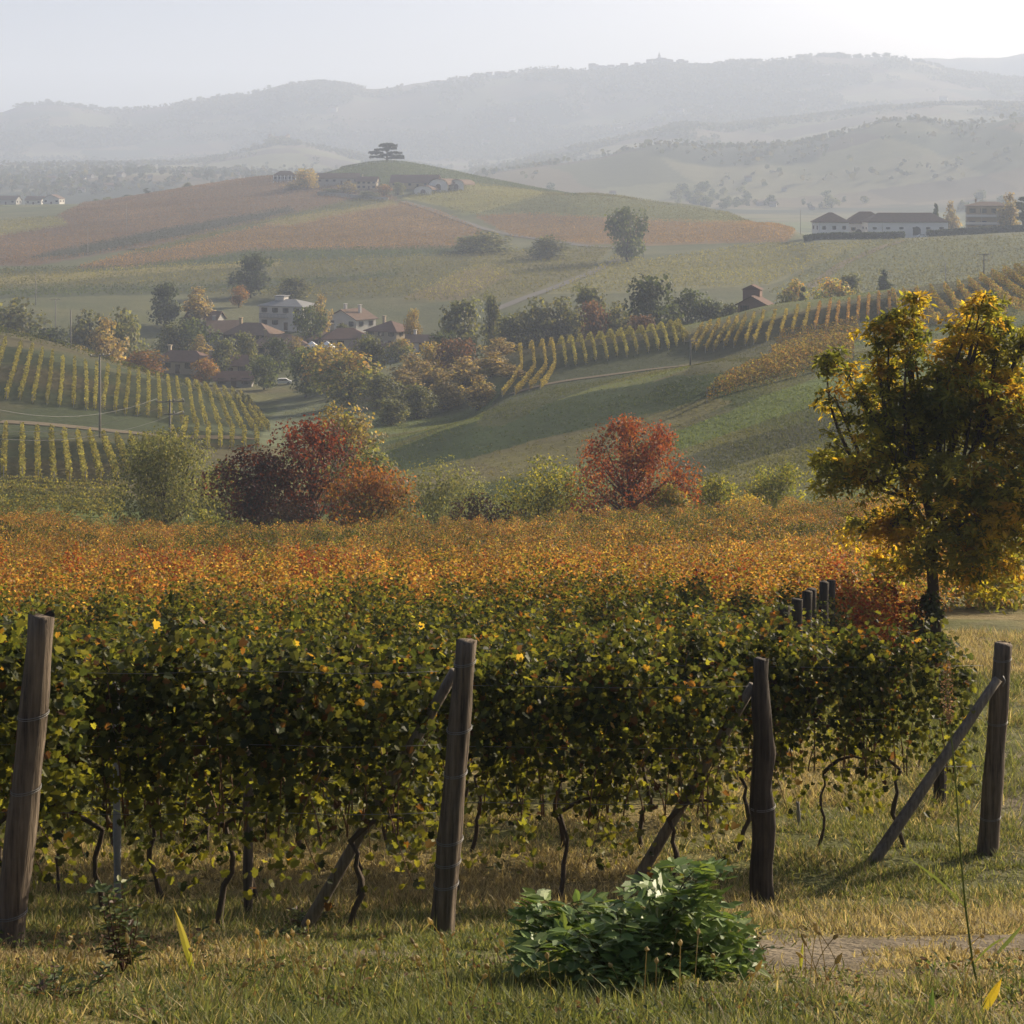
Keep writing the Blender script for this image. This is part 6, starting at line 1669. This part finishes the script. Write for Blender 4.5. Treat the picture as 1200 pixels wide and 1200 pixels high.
def bramble(label, u, v, h, w, pal, ns=7, size=0.05, name='bramble'):
    b = sight(u, v); root = thing(name, label, 'weed', b)
    L = MB(); S = MB()
    for k in range(ns):
        l = np.array([rng.normal(0, w * 0.4), rng.normal(0, w * 0.3), h * rng.uniform(0.5, 1.05)])
        t = np.linspace(0, 1, 8)[:, None]
        Q = l * t + np.array([0.25 * l[0], 0, -0.12 * h]) * np.sin(t * 3.1) * 0.5
        S.tube(Q, np.linspace(0.0045, 0.002, 8), 5, (0.12, 0.06, 0.05))
        for q in range(2, 8):
            for e in range(2):
                an = rng.random() * 6.28
                pinnate(L, S, Q[q], np.array([math.cos(an), math.sin(an), 0.3]), rng.uniform(0.04, 0.08), size * rng.uniform(0.7, 1.3), pal, 1, SERR)
    S.build('stem', M_GRASS, root); L.build('foliage', M_BUSH, root)
BR = [(0.07,0.10,0.04),(0.10,0.13,0.045),(0.16,0.17,0.05),(0.12,0.075,0.05)]
bramble('thin upright bramble with purple stems before the shaded vines', 145, 1142, 0.46, 0.16, BR, 8)
bramble('sprawling bramble shoot lying in the dry grass beside the curled blade', 285, 1105, 0.12, 0.55, BR, 6, 0.045)
bramble('low leafy weed sprig in the grass before the wire ringed post', 345, 1092, 0.13, 0.25, BR, 5, 0.04)
bramble('small ragged weed tuft in the corner grass', 60, 1180, 0.14, 0.3, BR, 6, 0.04)
bramble('low weed patch at the right hand foot of the leafy bush', 850, 1130, 0.12, 0.3, BR, 6, 0.035)
def strap_blade(label, u, v, tipu, tipv, w, c1, c2, curl=0.0):
    b = sight(u, v); Y = b[1]; tp = np.array([(tipu - u) / F * Y, 0.03, (HOR - tipv) * Y / F - b[2]])
    root = thing('grass_blade', label, 'grass blade', b)
    t = np.linspace(0, 1, 12); ctl = tp * 0.5 + np.array([curl, 0, 0.25 * np.linalg.norm(tp) * abs(curl) * 4])
    Q = 2 * ctl[None] * (t * (1 - t))[:, None] + tp[None] * (t ** 2)[:, None]
    T = np.gradient(Q, axis=0); T /= np.linalg.norm(T, axis=1)[:, None]
    N = np.cross(T, (0, 1.0, 0)); N /= np.linalg.norm(N, axis=1)[:, None] + 1e-9
    ww = w * np.clip(np.sin(np.clip(t * 2.7 + 0.45, 0, math.pi)), 0.03, 1) 
    V = np.stack([Q - N * ww[:, None], Q + np.array([0, 0.25 * w, 0]), Q + N * ww[:, None]], 1).reshape(-1, 3)
    i = np.arange(11)[:, None] * 3
    q = np.concatenate([i + np.array([[0,1,4,3]]), i + np.array([[1,2,5,4]])])
    C = np.repeat(np.asarray(c1)[None] * (1 - t)[:, None] + np.asarray(c2)[None] * t[:, None], 3, axis=0)
    mb = MB(); mb.add(V, q, C); mb.build('blade', M_GRASS, root)
    s = MB(); s.tube([(0,0,-0.03), (0.002,0,0.02), Q[1]], [0.006, 0.005, 0.003], 5, c1); s.build('stalk', M_GRASS, root)
strap_blade('curled yellow green blade standing upright in the grass beside the bramble', 226, 1143, 202, 1066, 0.020, (0.33,0.36,0.05), (0.42,0.33,0.10), 0.01)
strap_blade('bright yellow upright blade at the foot of the tall seed stalk', 1150, 1190, 1176, 1150, 0.022, (0.50,0.42,0.05), (0.55,0.38,0.04), 0.01)
strap_blade('long dark green blade lying sideways below the tall seed stalk', 1140, 1190, 1034, 1172, 0.012, (0.12,0.19,0.05), (0.16,0.22,0.06), 0.0)
strap_blade('short upright dark green blade below the tall seed stalk', 1090, 1200, 1095, 1160, 0.014, (0.08,0.14,0.04), (0.11,0.17,0.05))
strap_blade('green arching blade at the picture edge near the bare soil', 1165, 1125, 1203, 1083, 0.012, (0.12,0.17,0.06), (0.16,0.20,0.07), 0.01)
strap_blade('narrow yellow blade on the bare soil beside the leafy bush', 938, 1140, 942, 1106, 0.010, (0.35,0.36,0.06), (0.30,0.30,0.06))
def seed_stalk():
    Y = 8.6; b = np.array([(1150 - 600) / F * Y, Y, 0.0]); b[2] = ground_z(b[0], b[1])
    root = thing('seed_stalk', 'tall thin grass stalk with drooping reddish seed plume', 'grass stalk', b)
    pu = lambda u, v: np.array([(u - 1150) / F * Y, 0.0, (HOR - v) * Y / F - b[2]])
    pts = np.array([pu(1150,1195), pu(1140,1130), pu(1131,1060), pu(1124,980), pu(1119,900), pu(1113,850), pu(1110,815), pu(1111,775)])
    pts[0, 2] = -0.05
    t = np.linspace(0, 7, 40); Q = np.stack([np.interp(t, range(8), pts[:, i]) for i in range(3)], -1)
    mb = MB(); mb.tube(Q, np.linspace(0.0065, 0.002, 40), 6, (0.16,0.19,0.07)); mb.build('stem', M_GRASS, root, True)
    mb = MB(); n = 420; k = rng.random(n)
    P = np.stack([np.interp(k * 1.9 + 5.1, range(8), pts[:, i]) for i in range(3)], -1)
    P += rng.normal(0, 1, (n, 3)) * (0.016 * np.sin(np.clip(k, 0.05, 1) * 3.0) + 0.004)[:, None]
    mb.leaves(P, (0, 0, 1), rng.uniform(0.008, 0.016, n), OVAL, pick([(0.24,0.13,0.09),(0.32,0.20,0.13),(0.18,0.10,0.07)], n), tip=(0, 0, -1), jit=0.6); mb.build('plume', M_GRASS, root)
    for (u0, v0, u1, v1, c) in [(1131,1062,1062,1005,0.0), (1140,1130,1180,1098,0.02)]:
        p0, p1 = pu(u0, v0), pu(u1, v1); tt = np.linspace(0, 1, 10)[:, None]
        C = p0 * (1 - tt) + p1 * tt; C[:, 2] += 0.02 * np.sin(tt[:, 0] * 3.1); w = 0.008 * np.sin(np.clip(tt[:, 0] * 2.6 + 0.5, 0, 3.13))
        V = np.stack([C + np.array([0, 0, 1]) * w[:, None], C - np.array([0, 0.004, 1]) * w[:, None]], 1).reshape(-1, 3)
        i = np.arange(9)[:, None] * 2; mb = MB(); mb.add(V, i + np.array([[0,1,3,2]]), (0.17,0.21,0.06)); mb.build('leaf', M_GRASS, root)
seed_stalk()
